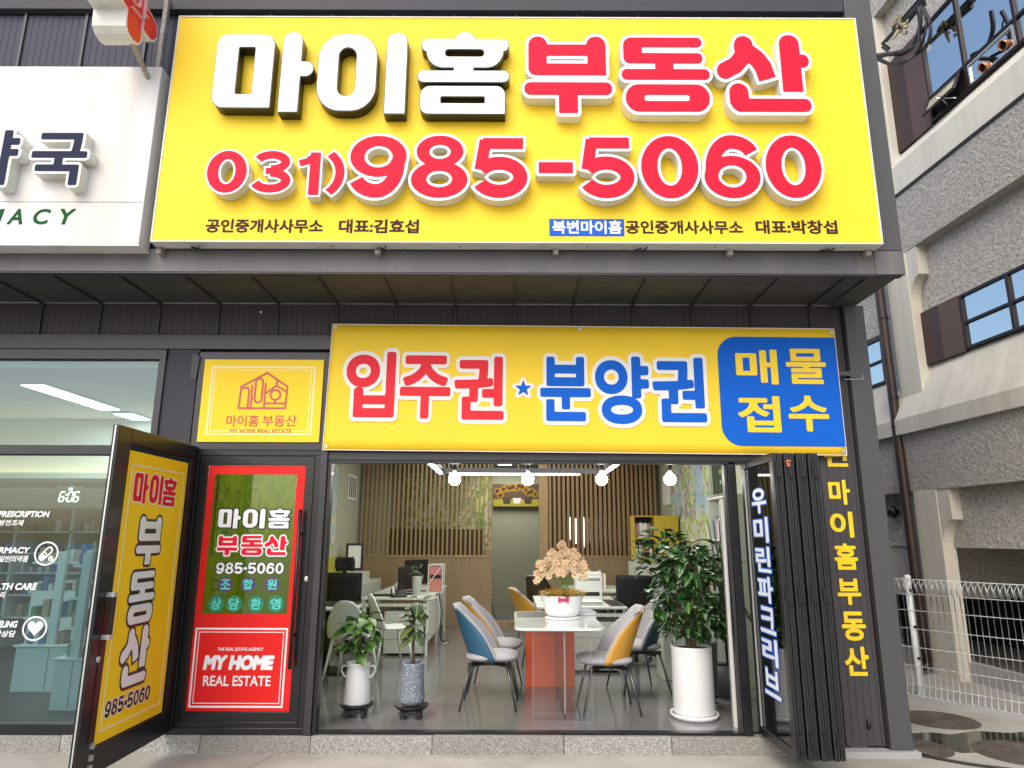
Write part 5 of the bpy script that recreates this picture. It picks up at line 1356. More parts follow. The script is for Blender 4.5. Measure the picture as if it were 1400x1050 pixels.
# ---------------- lights: hanging bulbs and linear frame
for k, (px, w_) in enumerate(((621.5, 'first'), (721.5, 'second'), (822.5, 'third'), (916, 'fourth'))):
    c = atY(px, 655.5, 7.5)
    t = thing('pendant_bulb', ['round pendant bulb hanging in front of the left slats', 'round pendant bulb hanging in front of the sunflower picture', 'round pendant bulb hanging in front of the right slats', 'round pendant bulb hanging beside the city map'][k], 'pendant lamp', (c.x, 7.5, c.z), group='pendant bulbs above the glass table')
    MB().lathe([(0, -.064), (.03, -.057), (.052, -.038), (.063, -.01), (.064, .008), (.058, .03), (.042, .05), (.024, .066), (.018, .08)], 24).build('globe', 'bulb_glow', t, smooth=True)
    MB().lathe([(.019, .078), (.021, .098)], 16).build('screw_base', 'metal_light', t, smooth=True)
    MB().lathe([(0, .16), (.02, .16), (.027, .15), (.027, .096), (.02, .092)], 18).build('socket', 'plastic_black', t, smooth=True)
    MB().tube([(0, 0, .158), (0, 0, 3.3 - c.z)], .004, 6).build('cord', 'cable', t)
lf_ = thing('linear_light_frame', 'rectangular black frame of linear strip lights hanging under the ceiling', 'ceiling light', (0, 0, 2.6))
for nm, a, b in (('x', (-1.06, 10.4), (1.37, 10.4)), ('y', (-1.06, 7.7), (-1.06, 10.4)), ('y', (1.37, 7.7), (1.37, 10.4))):
    if nm == 'x': box('housing', 'chrome_dark', lf_, a[0] - .03, b[0] + .03, 10.38, 10.43, .012, .09); box('tube', 'lamp', lf_, a[0] + .12, b[0] - .34, 10.375, 10.42, -.012, .0115)
    else: box('housing', 'chrome_dark', lf_, a[0] - .025, a[0] + .025, a[1], 10.375, .012, .09); box('tube', 'lamp', lf_, a[0] - .025, a[0] + .025, a[1], 10.25, -.012, .0115)
for x in (-1.06, 0.1, 1.37):
    for y in (8.2, 10.4):
        if x == .1 and y < 10: continue
        MB().tube([(x, y, .09), (x, y, .7)], .004, 6).build('suspension_wire', 'metal_light', lf_)

# ---------------- shell chairs
def make_chair(name, label, shellm, group, loc, rz):
    t = thing(name, label, 'chair', loc, rz, group)
    def back(u, v, off=0.0, inset=0.0):
        s = (u - .5) * 2; K = 1.42
        hw = (.245 - .085 * v ** 2) * (1 - inset)
        wr_ = (.035 + .215 * (1 - v) ** .75 + .04 * math.sin(PI * v)) * (1 - inset * .5)
        zt_ = .425 + .475 * v - .035 * abs(s) ** 4 * v ** 3
        yy = .185 + .17 * v - wr_ * (1 - math.cos(s * K)) / (1 - math.cos(K))
        return (hw * math.sin(s * K) / math.sin(K), yy + off, zt_)
    sh_ = MB().grid(lambda u, v: back(u, v), 20, 14).build('shell', shellm, t, smooth=True, solid=.014)
    MB().grid(lambda u, v: tuple(Vector(back(u, v, -.022, .05)) + Vector((0, 0, .006))), 20, 14).build('backrest_pad', 'fabric_grey', t, smooth=True, solid=.028)
    rim = [back(u, 1.0) for u in [k / 20 for k in range(21)]]
    MB().tube([Vector(q) + Vector((0, -.01, .0)) for q in rim], .008, 6).build('piping', 'fabric_grey', t, smooth=True)
    # cushion
    def cush(u, v):
        a = 2 * PI * u; r_ = math.sin(PI * v) ** .55 if v < 1 else 0
        sx_, sy_ = .24, .25
        ca, sa = math.cos(a), math.sin(a); e = .62
        x = sx_ * r_ * math.copysign(abs(ca) ** e, ca); y = sy_ * r_ * math.copysign(abs(sa) ** e, sa)
        return (x, y - .03, .445 + .045 * -math.cos(PI * v) + (.02 if y < -.1 else 0) * 0)
    MB().grid(cush, 28, 12).build('seat', 'fabric_grey', t, smooth=True)
    fr_ = MB()
    for sx_ in (-1, 1):
        for sy_ in (-1, 1): fr_.prism_xy([(0, .02), (0, -.02), (sx_ * .17, sy_ * .17 - .02), (sx_ * .17, sy_ * .17 + .02)], .365, .40)
    fr_.box(-.06, .06, -.06, .06, .36, .405).build('underframe', 'plastic_black', t)
    for sx_ in (-1, 1):
        for sy_ in (-1, 1):
            MB().tube([(sx_ * .165, sy_ * .165, .395), (sx_ * .225, sy_ * .255, 0)], [.014, .008], 10).build('leg', 'chrome_dark', t, smooth=True)
    return t
gch = 'shell chairs round the glass table'
make_chair('shell_chair', 'blue backed grey shell chair at the left front of the glass table', 'leather_blue', gch, (-.20, 6.82, FL), R(88))
make_chair('shell_chair', 'mustard backed shell chair behind the blue one, left of the table', 'leather_mustard', gch, (-.16, 7.55, FL), R(84))
make_chair('shell_chair', 'mustard backed shell chair at the right front of the glass table', 'leather_mustard', gch, (.88, 6.66, FL), R(-88))
make_chair('shell_chair', 'dark teal backed shell chair at the right rear of the table', 'leather_teal', gch, (1.30, 7.48, FL), R(-75))
make_chair('shell_chair', 'teal and mustard chair standing behind the glass table', 'leather_mustard', None, (.32, 9.0, FL), R(105))
make_chair('shell_chair', 'brown backed chair in the passage seen through the partition gap', 'leather_brown', None, (.50, 12.0, FL), R(160))
make_chair('shell_chair', 'brown backed chair at the left edge of the passage gap', 'leather_brown', None, (-.62, 14.0, FL), R(80))

# ---------------- glass table
gt = thing('glass_table', 'pale marbled glass table on clear and orange acrylic panels', 'table', (.43, 6.98, FL))
tw, tl = .40, .72
def rrect(hx, hy, r, n=6):
    o = []
    for cx_, cy_, a0 in ((hx - r, hy - r, 0), (-hx + r, hy - r, 90), (-hx + r, -hy + r, 180), (hx - r, -hy + r, 270)):
        o += [(cx_ + r * math.cos(R(a0 + 90 * k / n)), cy_ + r * math.sin(R(a0 + 90 * k / n))) for k in range(n + 1)]
    return o
MB().prism_xy(rrect(tw, tl, .10), .728, .75).build('tabletop', 'marble', gt, bevel=.004)
MB().prism_xy(rrect(tw - .05, tl - .05, .09), .715, .7275).build('top_edge', 'acr_edge', gt)
box('rear_panel', 'acr_orange', gt, -.28, .24, .66, .672, 0.0, .712)
box('front_panel', 'acr_clear', gt, -.24, .27, -.665, -.653, 0.0, .712)
e_ = MB()
for (x, y) in ((-.24, -.659), (.27, -.659)): e_.box(x - .0015, x + .0015, y - .007, y + .007, 0, .713)
e_.build('panel_edge', 'acr_edge', gt)
box('side_fin', 'acr_clear', gt, .03, .042, -.65, .655, 0, .712); 
e2 = MB().box(.029, .043, -.655, -.650, .05, .712).box(.029, .043, .650, .655, 0, .712); e2.build('panel_edge', 'acr_edge', gt)
mt = thing('desk_mat', 'dark leather writing mat on the far left of the glass table', 'desk mat', (.25, 7.35, FL + .7505)); MB().prism_xy(rrect(.19, .24, .01, 2), 0, .004).build('mat_sheet', 'chrome_dark', mt)
# papers
bk = thing('brochure_stack', 'stack of white and blue brochures beside the orchid bowl', 'papers', (.74, 7.28, FL + .7505), R(4))
for k in range(8): box('brochure', ('paper', 'paper_blue', 'paper', 'bmix2')[k % 4], bk, -.10 + .008 * (k % 3), .08 + .008 * (k % 2), -.24 + .01 * (k % 2), .16, k * .007, k * .007 + .006)
# orchid bowl
ob = thing('orchid_bowl', 'white ceramic bowl planted with pink and cream orchids on the glass table', 'flower pot', (.50, 6.98, FL + .7505))
MB().lathe([(0, 0), (.165, 0), (.175, .012), (.17, .022), (.12, .022)], 40, sx=1, sy=.75).build('saucer', 'pot_white', ob, smooth=True)
MB().lathe([(.10, .024), (.135, .028), (.165, .06), (.188, .13), (.197, .20), (.20, .218), (.193, .22), (.186, .205), (.16, .19)], 48, sx=1, sy=.72).build('bowl', 'pot_white', ob, smooth=True)
MB().disc(.185, .195, 32, sx=1, sy=.72).build('soil', 'soil', ob)
rr = random.Random(11)
ms = MB()
for k in range(700):
    a = rr.uniform(0, 2 * PI); q = math.sqrt(rr.random()) ; x, y = .215 * q * math.cos(a), .16 * q * math.sin(a); z = .215 + rr.uniform(0, .06) * (1.1 - q * .4)
    d = Vector((rr.uniform(-1, 1), rr.uniform(-1, 1), rr.uniform(-.3, .6))).normalized() * rr.uniform(.02, .05)
    ms.tube([(x, y, z), (x + d.x, y + d.y, z + d.z)], .0026, 3, cap=False)
o = ms.build('moss', 'moss', ob); o['kind'] = 'stuff'
# orchid flower: five petals and a heart
fl_m = MB()
for k in range(5):
    a = PI / 2 + 2 * PI * k / 5; w_ = .018 if k in (1, 4) else .013; L_ = .034
    c_, s_ = math.cos(a), math.sin(a)
    fl_m.add([(0, 0, 0), (c_ * L_ * .5 - s_ * w_, s_ * L_ * .5 + c_ * w_, .004), (c_ * L_, s_ * L_, .001), (c_ * L_ * .5 + s_ * w_, s_ * L_ * .5 - c_ * w_, .004)], [(0, 1, 2, 3)])
fme = fl_m.mesh('flower', 'petal'); hme = MB().lathe([(0, .010), (.005, .008), (.004, 0)], 6).mesh('flower_heart', 'petal_heart')
lf_big = None
def leafmesh(name, L, Wd, m, fold=.18, droop=.25, n=6, tip=1.0):
    mb = MB(); vs = []
    for j in range(n + 1):
        t = j / n; w_ = Wd * math.sin(PI * min(1, t ** .8 * .97 + .015)) ** .8; y = L * t; z = -droop * L * t * t
        vs += [(-w_, y, z + w_ * fold), (0, y, z), (w_, y, z + w_ * fold)]
    fs = []
    for j in range(n): fs += [(j * 3, j * 3 + 1, j * 3 + 4, j * 3 + 3), (j * 3 + 1, j * 3 + 2, j * 3 + 5, j * 3 + 4)]
    mb.add(vs, fs); return mb.mesh(name, m, True)
lo_ = leafmesh('leaf', .15, .036, 'leaf_light', .2, .5)
for k in range(7):
    a = 2 * PI * k / 7 + .3; o = bpy.data.objects.new('leaf', lo_); link(o); o.parent = ob; o.location = (.08 * math.cos(a), .05 * math.sin(a), .21); o.rotation_euler = (R(38), rr.uniform(-.3, .3), a - PI / 2)
stems = MB(); pl_ = []
for (sx_, sy_, hx_, hy_, hz2, nf) in ((-.02, 0, -.22, -.03, .26, 9), (-.03, .01, -.20, .0, .36, 10), (0, 0, -.12, .02, .45, 12), (.0, 0, -.05, -.02, .40, 9), (.01, .01, .0, .02, .54, 14), (.02, 0, .06, 0, .48, 11), (.02, 0, .12, -.02, .45, 12), (.03, 0, .18, .0, .40, 11), (.03, -.01, .20, .02, .31, 9), (0, -.02, .03, -.06, .34, 10), (0, -.02, -.07, -.06, .33, 10), (.02, -.02, .12, -.06, .33, 9)):
    P_ = [Vector((sx_, sy_, .2)), Vector((sx_ * 1.5 + hx_ * .2, sy_, .2 + hz2 * .62)), Vector((hx_ * .7, hy_ * .7, .2 + hz2 * .92)), Vector((hx_, hy_, .2 + hz2 * .86)), Vector((hx_ * 1.12, hy_ * 1.3, .2 + hz2 * .66))]
    c_ = cat(P_, 5); stems.tube(c_, .0035, 5)
    for k in range(nf + 7):
        q = c_[int(len(c_) * (.42 + .56 * k / (nf + 7)))] + Vector((rr.uniform(-.036, .036), rr.uniform(-.04, .005), rr.uniform(-.034, .036)))
        o = bpy.data.objects.new('flower', fme); link(o); o.parent = ob; o.location = q
        o.rotation_euler = (R(90 + rr.uniform(-35, 25)), rr.uniform(-.5, .5), rr.uniform(-.9, .9)); s_ = rr.uniform(.75, 1.15); o.scale = (s_, s_, s_)
        h = bpy.data.objects.new('flower_heart', hme); link(h); h.parent = o
stems.build('stem', 'leaf_light', ob, smooth=True)
bw_ = MB().grid(lambda u, v: (-.05 + .05 * u, -.155 - .01 * math.sin(PI * u), .19 + (v - .5) * .045 * (1.3 - u)), 4, 2).grid(lambda u, v: (.0 + .05 * u, -.165 + .01 * u, .19 + (v - .5) * .045 * (.3 + u)), 4, 2).lathe([(0, -.012), (.012, 0), (0, .012)], 8, c=(0, -.168, .19))
bw_.build('ribbon_bow', 'bow', ob, solid=.003)

# ---------------- potted plants
def caddy(parent_label, x, y, wheels=True, grp='wheeled plant stands by the step'):
    t = thing('plant_stand', parent_label, 'plant stand', (x, y, FL), group=grp)
    MB().lathe([(0, .085), (.115, .085), (.145, .105), (.15, .105), (.15, .098), (.12, .07), (0, .07)], 28).build('tray', 'plastic_black', t, smooth=True)
    for k in range(4):
        a = PI / 4 + k * PI / 2; cx_, cy_ = .095 * math.cos(a), .095 * math.sin(a)
        l_ = box('leg', 'plastic_black', t, cx_ - .018, cx_ + .018, cy_ - .018, cy_ + .018, .03 if wheels else 0, .075)
        if wheels: MB().tube([(cx_ - .012, cy_, .018), (cx_ + .012, cy_, .018)], .018, 14).build('wheel', 'plastic_black', l_, smooth=False)
    box('crossbar', 'plastic_black', t, -.095, .095, -.105, -.09, .04, .06)
    return t
def potlathe(parent, prof, m, name='pot', n=40, sx=1, sy=1): return MB().lathe(prof, n, sx=sx, sy=sy).build(name, m, parent, smooth=True)
def leaves_on(t, spots, me, rnd, sc=(.8, 1.15)):
    for (q, az, el) in spots:
        o = bpy.data.objects.new('leaf', me); link(o); o.parent = t; o.location = q
        s_ = rnd.uniform(*sc); o.rotation_euler = (el, rnd.uniform(-.4, .4), az); o.scale = (s_, s_, s_)
x1c, y1c = onfl(488, 984); y1c += .12
x1c = atZ(486, 980, FL).x * 1.0
x2c, y2c = onfl(560, 985); y2c += .10
caddy('black wheeled stand under the white handled pot', x1c, y1c); caddy('black stand under the speckled grey pot', x2c, y2c, False)
rr = random.Random(21)
a1 = thing('potted_ficus', 'bushy ficus in a white milk churn shaped pot with two handles', 'potted plant', (x1c, y1c, FL + .106))
pp_ = potlathe(a1, [(0, 0), (.115, 0), (.118, .01), (.098, .27), (.092, .30), (.10, .315), (.104, .335), (.097, .338), (.09, .31), (.085, .30)], 'pot_white')
MB().disc(.088, .30, 24).build('soil', 'soil', a1)
for s_ in (-1, 1): MB().tube(cat([(s_ * .095, 0, .30), (s_ * .135, 0, .305), (s_ * .148, 0, .27), (s_ * .125, 0, .225), (s_ * .10, 0, .21)], 6), .008, 8).build('handle', 'pot_white', pp_, smooth=True)
tr = MB().tube([(0, 0, .29), (.005, 0, .40), (.0, .0, .52), (.01, 0, .60)], [.022, .019, .015, .01], 10)
for a_, h_ in ((0.2, .42), (2.6, .45), (4.3, .48), (1.4, .5)): tr.tube([(0, 0, h_), (.07 * math.cos(a_), .07 * math.sin(a_), h_ + .10)], [.010, .005], 7)
tr.build('trunk', 'bark', a1, smooth=True)
lm = leafmesh('leaf', .13, .044, 'leaf', .25, .35)
sp = []
for k in range(64):
    a = rr.uniform(0, 2 * PI); h = rr.uniform(.42, .72); r_ = .13 * (1 - abs((h - .56) / .26) ** 2 * .6) * rr.uniform(.25, 1.0)
    sp.append(((r_ * math.cos(a), r_ * math.sin(a), h), a - PI / 2 + rr.uniform(-.4, .4), R(rr.uniform(-25, 45))))
leaves_on(a1, sp, lm, rr)
a2 = thing('potted_ficus', 'slender reddish ficus in a speckled grey terrazzo pot', 'potted plant', (x2c, y2c, FL + .106 - 0.0))
potlathe(a2, [(0, 0), (.085, 0), (.11, .03), (.112, .07), (.103, .105), (.105, .11), (.10, .20), (.098, .33), (.101, .345), (.092, .345), (.09, .32)], 'terrazzo'); MB().disc(.09, .325, 24).build('soil', 'soil', a2)
MB().tube([(0, 0, .32), (-.005, 0, .5), (.0, 0, .68), (.03, 0, .82)], [.015, .012, .009, .005], 8).tube([(0, 0, .6), (-.05, 0, .7)], [.007, .004], 6).build('trunk', 'bark', a2, smooth=True)
lm2 = leafmesh('leaf', .14, .045, 'leaf_olive', .25, .35)
sp = []
for k in range(30):
    t_ = rr.random(); a = rr.uniform(0, 2 * PI); h = .54 + .34 * t_; r_ = rr.uniform(.0, .05)
    sp.append(((.03 * t_ + r_ * math.cos(a), r_ * math.sin(a), h), a - PI / 2, R(rr.uniform(-35, 50))))
leaves_on(a2, sp, lm2, rr)

# big money tree in tall white pot
xb, yb_ = atZ(957, 988, FL).x, atZ(957, 988, FL).y + .17
bt = thing('money_tree', 'bushy dark green tree in a tall smooth white pot near the right jamb', 'potted plant', (xb, yb_, FL))
potlathe(bt, [(0, .0), (.185, 0), (.205, .02), (.208, .045), (.20, .045), (.19, .03)], 'pot_white', 'saucer')
potlathe(bt, [(.0, .03), (.172, .03), (.178, .05), (.176, .57), (.18, .59), (.168, .592), (.162, .57), (.155, .55)], 'pot_white'); MB().disc(.165, .565, 24).build('soil', 'soil', bt)
rr = random.Random(31)
tr = MB()
tips = []
for k in range(5):
    a = 2 * PI * k / 5; P_ = [(.03 * math.cos(a), .03 * math.sin(a), .55), (.045 * math.cos(a + .5), .045 * math.sin(a + .5), .72), (.10 * math.cos(a), .10 * math.sin(a), 1.0), (.18 * math.cos(a), .18 * math.sin(a), 1.3)]
    tr.tube(cat(P_, 4), [.016 - .0009 * q for q in range(13)], 7)
for k in range(60):
    a = rr.uniform(0, 2 * PI); h = rr.uniform(.68, 1.44)
    prof_ = .33 * (1 - abs((h - 1.0) / .52) ** 2.2) + .03
    r_ = prof_ * rr.uniform(.45, 1.0); tip = Vector((r_ * math.cos(a) + .02, r_ * math.sin(a), h)); base = Vector((.05 * math.cos(a), .05 * math.sin(a), min(1.35, max(.75, h - .18))))
    tr.tube([base, (base + tip) / 2 + Vector((0, 0, .03)), tip], [.006, .004, .002], 5); tips.append((tip, a, r_))
tr.build('branch', 'bark', bt, smooth=True)
lm3 = leafmesh('leaf', .105, .033, 'leaf_dark', .25, .3); sp = []
for tip, a, r_ in tips:
    for k in range(5):
        aa = a + (k - 2) * .75 + rr.uniform(-.3, .3); sp.append((tuple(tip + Vector((rr.uniform(-.03, .03), rr.uniform(-.03, .03), rr.uniform(-.03, .03)))), aa - PI / 2, R(rr.uniform(-50, 35))))
leaves_on(bt, sp[:300], lm3, rr, (.75, 1.3))
fo_ = MB()
for k in range(750):     # the small leaves that fill the crown
    a = rr.uniform(0, 2 * PI); h = rr.uniform(.66, 1.46); prof_ = .33 * (1 - abs((h - 1.0) / .53) ** 2.2) + .02; r_ = prof_ * rr.random() ** .45
    c_ = Vector((r_ * math.cos(a) + .02, r_ * math.sin(a), h)); q = Matrix.Rotation(a - PI / 2 + rr.uniform(-.8, .8), 4, 'Z') @ Matrix.Rotation(R(rr.uniform(-55, 40)), 4, 'X'); L_ = rr.uniform(.05, .10)
    fo_.add([c_ + q @ Vector(v) for v in ((0, 0, 0), (-.026, L_ * .45, .006), (0, L_, -.012), (.026, L_ * .45, .006))], [(0, 1, 2, 3)])
o = fo_.build('foliage', 'leaf_dark', bt); o['kind'] = 'stuff'
# grey pot plant behind
xg, yg = atZ(984, 968, FL).x + .0, atZ(984, 968, FL).y + .25
xg = 1.80; yg = 6.85
caddy('black wheeled stand under the round grey pot', xg, yg, True, None)
gp_ = thing('potted_peace_lily', 'broad leaved plant in a matte grey pot behind the white pot', 'potted plant', (xg, yg, FL + .106))
potlathe(gp_, [(0, 0), (.11, 0), (.125, .02), (.145, .40), (.15, .46), (.14, .46), (.135, .43)], 'pot_grey'); MB().disc(.136, .44, 24).build('soil', 'soil', gp_)
stm = MB(); sp = []; rr = random.Random(41)
for k in range(22):
    a = rr.uniform(0, 2 * PI); h = rr.uniform(.62, 1.3); r_ = rr.uniform(.05, .17); tip = (r_ * math.cos(a), r_ * math.sin(a), h)
    stm.tube([(.03 * math.cos(a), .03 * math.sin(a), .44), (r_ * .4 * math.cos(a), r_ * .4 * math.sin(a), .44 + (h - .44) * .6), tip], .004, 5); sp.append((tip, a - PI / 2, R(rr.uniform(-60, 20))))
stm.build('stem', 'leaf_light', gp_, smooth=True)
lm4 = leafmesh('leaf', .22, .05, 'leaf_dark', .3, .4); leaves_on(gp_, sp, lm4, rr)
lm5 = leafmesh('leaf', .17, .055, 'leaf_light', .3, .3)
leaves_on(gp_, [((.0, -.1, .92), R(-30), R(20)), ((.05, -.12, .88), R(-100), R(10))], lm5, rr)
# fiddle tree behind
xf, yf = atY(868, 800, 8.6).x, 8.6
ft = thing('rubber_tree', 'leafy green tree on a thin brown trunk before the yellow bookcase', 'potted plant', (xf + .38, yf, FL))
potlathe(ft, [(0, 0), (.12, 0), (.15, .30), (.155, .32), (.14, .32), (.13, .29)], 'pot_grey'); MB().disc(.14, .29, 20).build('soil', 'soil', ft)
ft.scale = (1, 1, .86)
zt_f = atY(895, 735, 8.6).z - FL
MB().tube([(0, 0, .28), (.02, 0, .8), (-.01, 0, 1.1), (-.05, 0, 1.35), (-.02, 0, 1.6)], [.03, .028, .025, .02, .01], 8).tube([(-.01, 0, 1.1), (-.18, 0, 1.35)], [.018, .01], 6).tube([(.0, 0, 1.1), (.15, 0, 1.35)], [.014, .008], 6).build('trunk', 'bark_dark', ft, smooth=True)
sp = []; rr = random.Random(51)
for k in range(110):
    a = rr.uniform(0, 2 * PI); h = rr.uniform(1.25, 1.9); r_ = .27 * (1 - abs((h - 1.5) / .42) ** 2) * rr.random() ** .5 + .02
    sp.append(((r_ * math.cos(a) - .03, r_ * math.sin(a), h), a - PI / 2, R(rr.uniform(-40, 50))))
leaves_on(ft, sp, leafmesh('leaf', .17, .05, 'leaf_dark', .3, .35), rr)
pb = thing('palm', 'dark feathery plant between the tree crown and the white panel', 'potted plant', (2.15, 7.2, FL))
potlathe(pb, [(0, 0), (.12, 0), (.15, .30), (.14, .30), (.13, .28)], 'pot_grey'); MB().disc(.13, .27, 20).build('soil', 'soil', pb)
sp = []; stm = MB()
for k in range(38):
    a = rr.uniform(0, 2 * PI); h = rr.uniform(.8, 1.5); r_ = rr.uniform(.02, .2); sp.append(((r_ * math.cos(a), r_ * math.sin(a), h), a - PI / 2, R(rr.uniform(-50, 50))))
for k in range(5): stm.tube([(0, 0, .26), (.04 * math.cos(k * 1.3), .04 * math.sin(k * 1.3), 1.0), (.12 * math.cos(k * 1.3), .12 * math.sin(k * 1.3), 1.7)], [.014, .01, .005], 6)
stm.build('stem', 'bark_dark', pb, smooth=True); leaves_on(pb, sp, leafmesh('leaf', .20, .028, 'leaf_dark', .3, .6), rr)

# ---------------- left side: white chairs, round table, desk, office chair
def white_chair(label, loc, rz):
    t = thing('white_chair', label, 'chair', loc, rz, 'white plastic chairs by the side table')
    def sh_(u, v):
        s = (u - .5) * 2
        if v < .5:
            q = v * 2; return (s * (.20 + .03 * q), -.21 + .40 * q, .45 - .015 * math.sin(PI * q) + .02 * abs(s) ** 3 + (.0 if q > .15 else -.01))
        q = (v - .5) * 2; hw = .23 * (1 - .25 * q ** 3); zz = .45 + .40 * q - .13 * abs(s) ** 3 * q
        return (hw * s, .19 + .09 * q - .07 * abs(s) ** 2 * (1 - .3 * q), zz)
    MB().grid(sh_, 16, 20).build('shell', 'plastic_white', t, smooth=True, solid=.016)
    for sx_ in (-1, 1):
        for sy_ in (-1, 1): MB().tube([(sx_ * .16, sy_ * .15, .44), (sx_ * .23, sy_ * .23, 0)], [.019, .013], 10).build('leg', 'plastic_white', t, smooth=True)
    return t
wx, wy = atZ(475, 938, FL).x, atZ(475, 938, FL).y
white_chair('white plastic chair facing away behind the bushy ficus', (-1.75, 7.95, FL), R(172))
white_chair('white plastic chair turned sideways behind the slender ficus', (-1.47, 8.75, FL), R(118))
st = thing('side_table', 'white topped side table on a black pedestal at the left jamb', 'table', (-2.15, 8.45, FL))
MB().prism_xy(rrect(.36, .3, .03), .70, .725).build('tabletop', 'desk_white', st, bevel=.003)
MB().tube([(0, 0, .02), (0, 0, .70)], .04, 14).build('pedestal', 'plastic_black', st, smooth=True); MB().prism_xy(rrect(.24, .24, .02), 0, .02).build('base', 'plastic_black', st)
tb_ = thing('black_folder', 'dark folder lying on the side table behind the white chair', 'folder', (-2.05, 8.5, FL + .7255)); box('cover', 'chrome_dark', tb_, -.2, .22, -.16, .16, 0, .035, bevel=.004)

def desk(name, label, x0, x1, y0, y1, side=1):
    t = thing(name, label, 'desk', (x0, y0, FL)); w_, d_ = x1 - x0, y1 - y0
    MB().prism_xy([(0, 0), (w_, 0), (w_, d_), (0, d_)], .705, .73).build('desktop', 'desk_white', t, bevel=.004)
    box('apron', 'desk_white', t, .02, w_ - .02, .02, .04, .62, .66)
    sx_ = w_ - .03 if side > 0 else .01
    box('modesty_panel', 'desk_white', t, sx_, sx_ + .018, .06, d_ - .05, .18, .69)
    for y in (.03, d_ / 2, d_ - .05):
        for x in (.02, w_ - .05): box('leg', 'white_paint', t, x, x + .03, y, y + .03, 0, .704)
    dr = box('drawer_unit', 'desk_white', t, .30, w_ - .08, .05, .5, .03, .56, bevel=.004)
    for z in (.2, .38): box('drawer_gap', 'seam', dr, .302, w_ - .082, .0485, .0495, z, z + .004)
    return t
desk('office_desk', 'long white desk on the left with monitor and telephone', -1.98, -1.08, 9.46, 12.0)
desk('office_desk', 'white framed desk behind the glass table on the right', .30, 1.36, 8.35, 9.9, -1)
desk('office_desk', 'rear white desk close to the fluted half wall', .85, 1.75, 10.7, 12.1)
DT = FL + .731
mo = thing('monitor', 'black monitor seen from behind on the left desk', 'monitor', (-1.42, 10.6, DT), R(62))
box('screen', 'plastic_black', mo, -.28, .28, -.015, .02, .10, .46, bevel=.006); box('stand', 'plastic_black', mo, -.03, .03, .021, .05, .01, .25); box('base', 'plastic_black', mo, -.12, .12, -.09, .10, 0, .012)
mo2 = thing('monitor', 'second black monitor edge on, nearer on the left desk', 'monitor', (-1.5, 10.1, DT), R(75))
box('screen', 'plastic_black', mo2, -.24, .24, -.015, .02, .06, .38, bevel=.006); box('stand', 'plastic_black', mo2, -.03, .03, .021, .05, .01, .25); box('base', 'plastic_black', mo2, -.12, .12, -.09, .10, 0, .012)
tp = thing('desk_telephone', 'white and black desk telephone at the front of the left desk', 'telephone', (-1.52, 9.62, DT), R(15))
MB().add([(-.1, -.1, 0), (.1, -.1, 0), (.1, .1, 0), (-.1, .1, 0), (-.1, -.1, .02), (.1, -.1, .02), (.1, .1, .09), (-.1, .1, .09)], [(3, 2, 1, 0), (4, 5, 6, 7), (0, 1, 5, 4), (1, 2, 6, 5), (2, 3, 7, 6), (3, 0, 4, 7)]).build('body', 'plastic_black', tp)
MB().tube([(-.08, -.1, .06), (-.08, -.05, .085), (-.08, .05, .115), (-.08, .11, .11)], [.022, .014, .014, .024], 8).build('handset', 'desk_white', tp, smooth=True)
kb = thing('keyboard', 'black keyboard lying on the left desk', 'keyboard', (-1.75, 9.78, DT), R(4)); box('body', 'plastic_black', kb, -.16, .16, -.07, .07, 0, .02, bevel=.003)
for j in range(4): box('key_row', 'chrome_dark', kb, -.15, .15, -.06 + j * .032, -.036 + j * .032, .0202, .024)
fx = thing('magazine_rack', 'white wire magazine rack with pink and grey brochures on the left desk', 'rack', (-1.22, 10.35, DT), R(0))
fr_ = MB()
frame_ring(MB(), 0, 0, .22, .40, .012, .28, .292).build('rear_frame', 'white_paint', fx)
frame_ring(fr_, -.0, 0, .22, .40, .012, 0, .012)
fr_.bar((0.01, -.003, .12), (.2, -.003, .38), .01).build('frame', 'white_paint', fx)
for k in range(5): box('brochure', ('paper_red', 'bmix2', 'paper', 'paper_red', 'paper')[k], fx, .02, .20, .03 + k * .05, .034 + k * .05, .02, .37 - .02 * k)
for k, (z0, z1, m_) in enumerate(((.27, .36, 'paper_red'), (.2, .25, 'cable'), (.12, .18, 'paper_red'), (.03, .1, 'paper_red'))): box('cover_print', m_, fx, .03, .19, .0245 + .001 * k, .0285, z0, z1)
dpot = thing('desk_plant', 'white pot with small dark plant between monitor and rack', 'potted plant', (-1.33, 10.0, DT))
potlathe(dpot, [(0, 0), (.055, 0), (.075, .24), (.08, .25), (.07, .25), (.065, .22)], 'desk_white')
rr = random.Random(61); sp = [((rr.uniform(-.05, .05), rr.uniform(-.05, .05), .24 + rr.uniform(0, .16)), rr.uniform(0, 6.28), R(rr.uniform(-20, 70))) for _ in range(26)]
leaves_on(dpot, sp, leafmesh('leaf', .09, .02, 'leaf_dark', .3, .3), rr)
hb_ = thing('tissue_box', 'small white house shaped box on the left desk', 'box', (-1.93 + .2, 10.9, DT)); MB().prism_xz([(-.07, 0), (.07, 0), (.07, .08), (0, .13), (-.07, .08)], 0, .14).build('body', 'desk_white', hb_); box('slot', 'paper_blue', hb_, -.05, .05, -.002, -.0005, .01, .05)
pc = thing('pen_cup', 'black pen holder behind the white house shaped box', 'pen holder', (-1.55, 11.1, DT)); MB().lathe([(0, 0), (.05, 0), (.05, .12), (.045, .12)], 14).build('cup', 'plastic_black', pc)
for k in range(5): MB().tube([(0, 0, .02), (.04 * math.cos(k * 1.3), .04 * math.sin(k * 1.3), .19)], .005, 5).build('pen', ('cable', 'paper_blue')[k % 2], pc)
ff = thing('photo_frame', 'dark framed picture leaning against the left wall on the low cabinet', 'picture frame', (-2.52, 11.3, FL + 1.0), R(28))
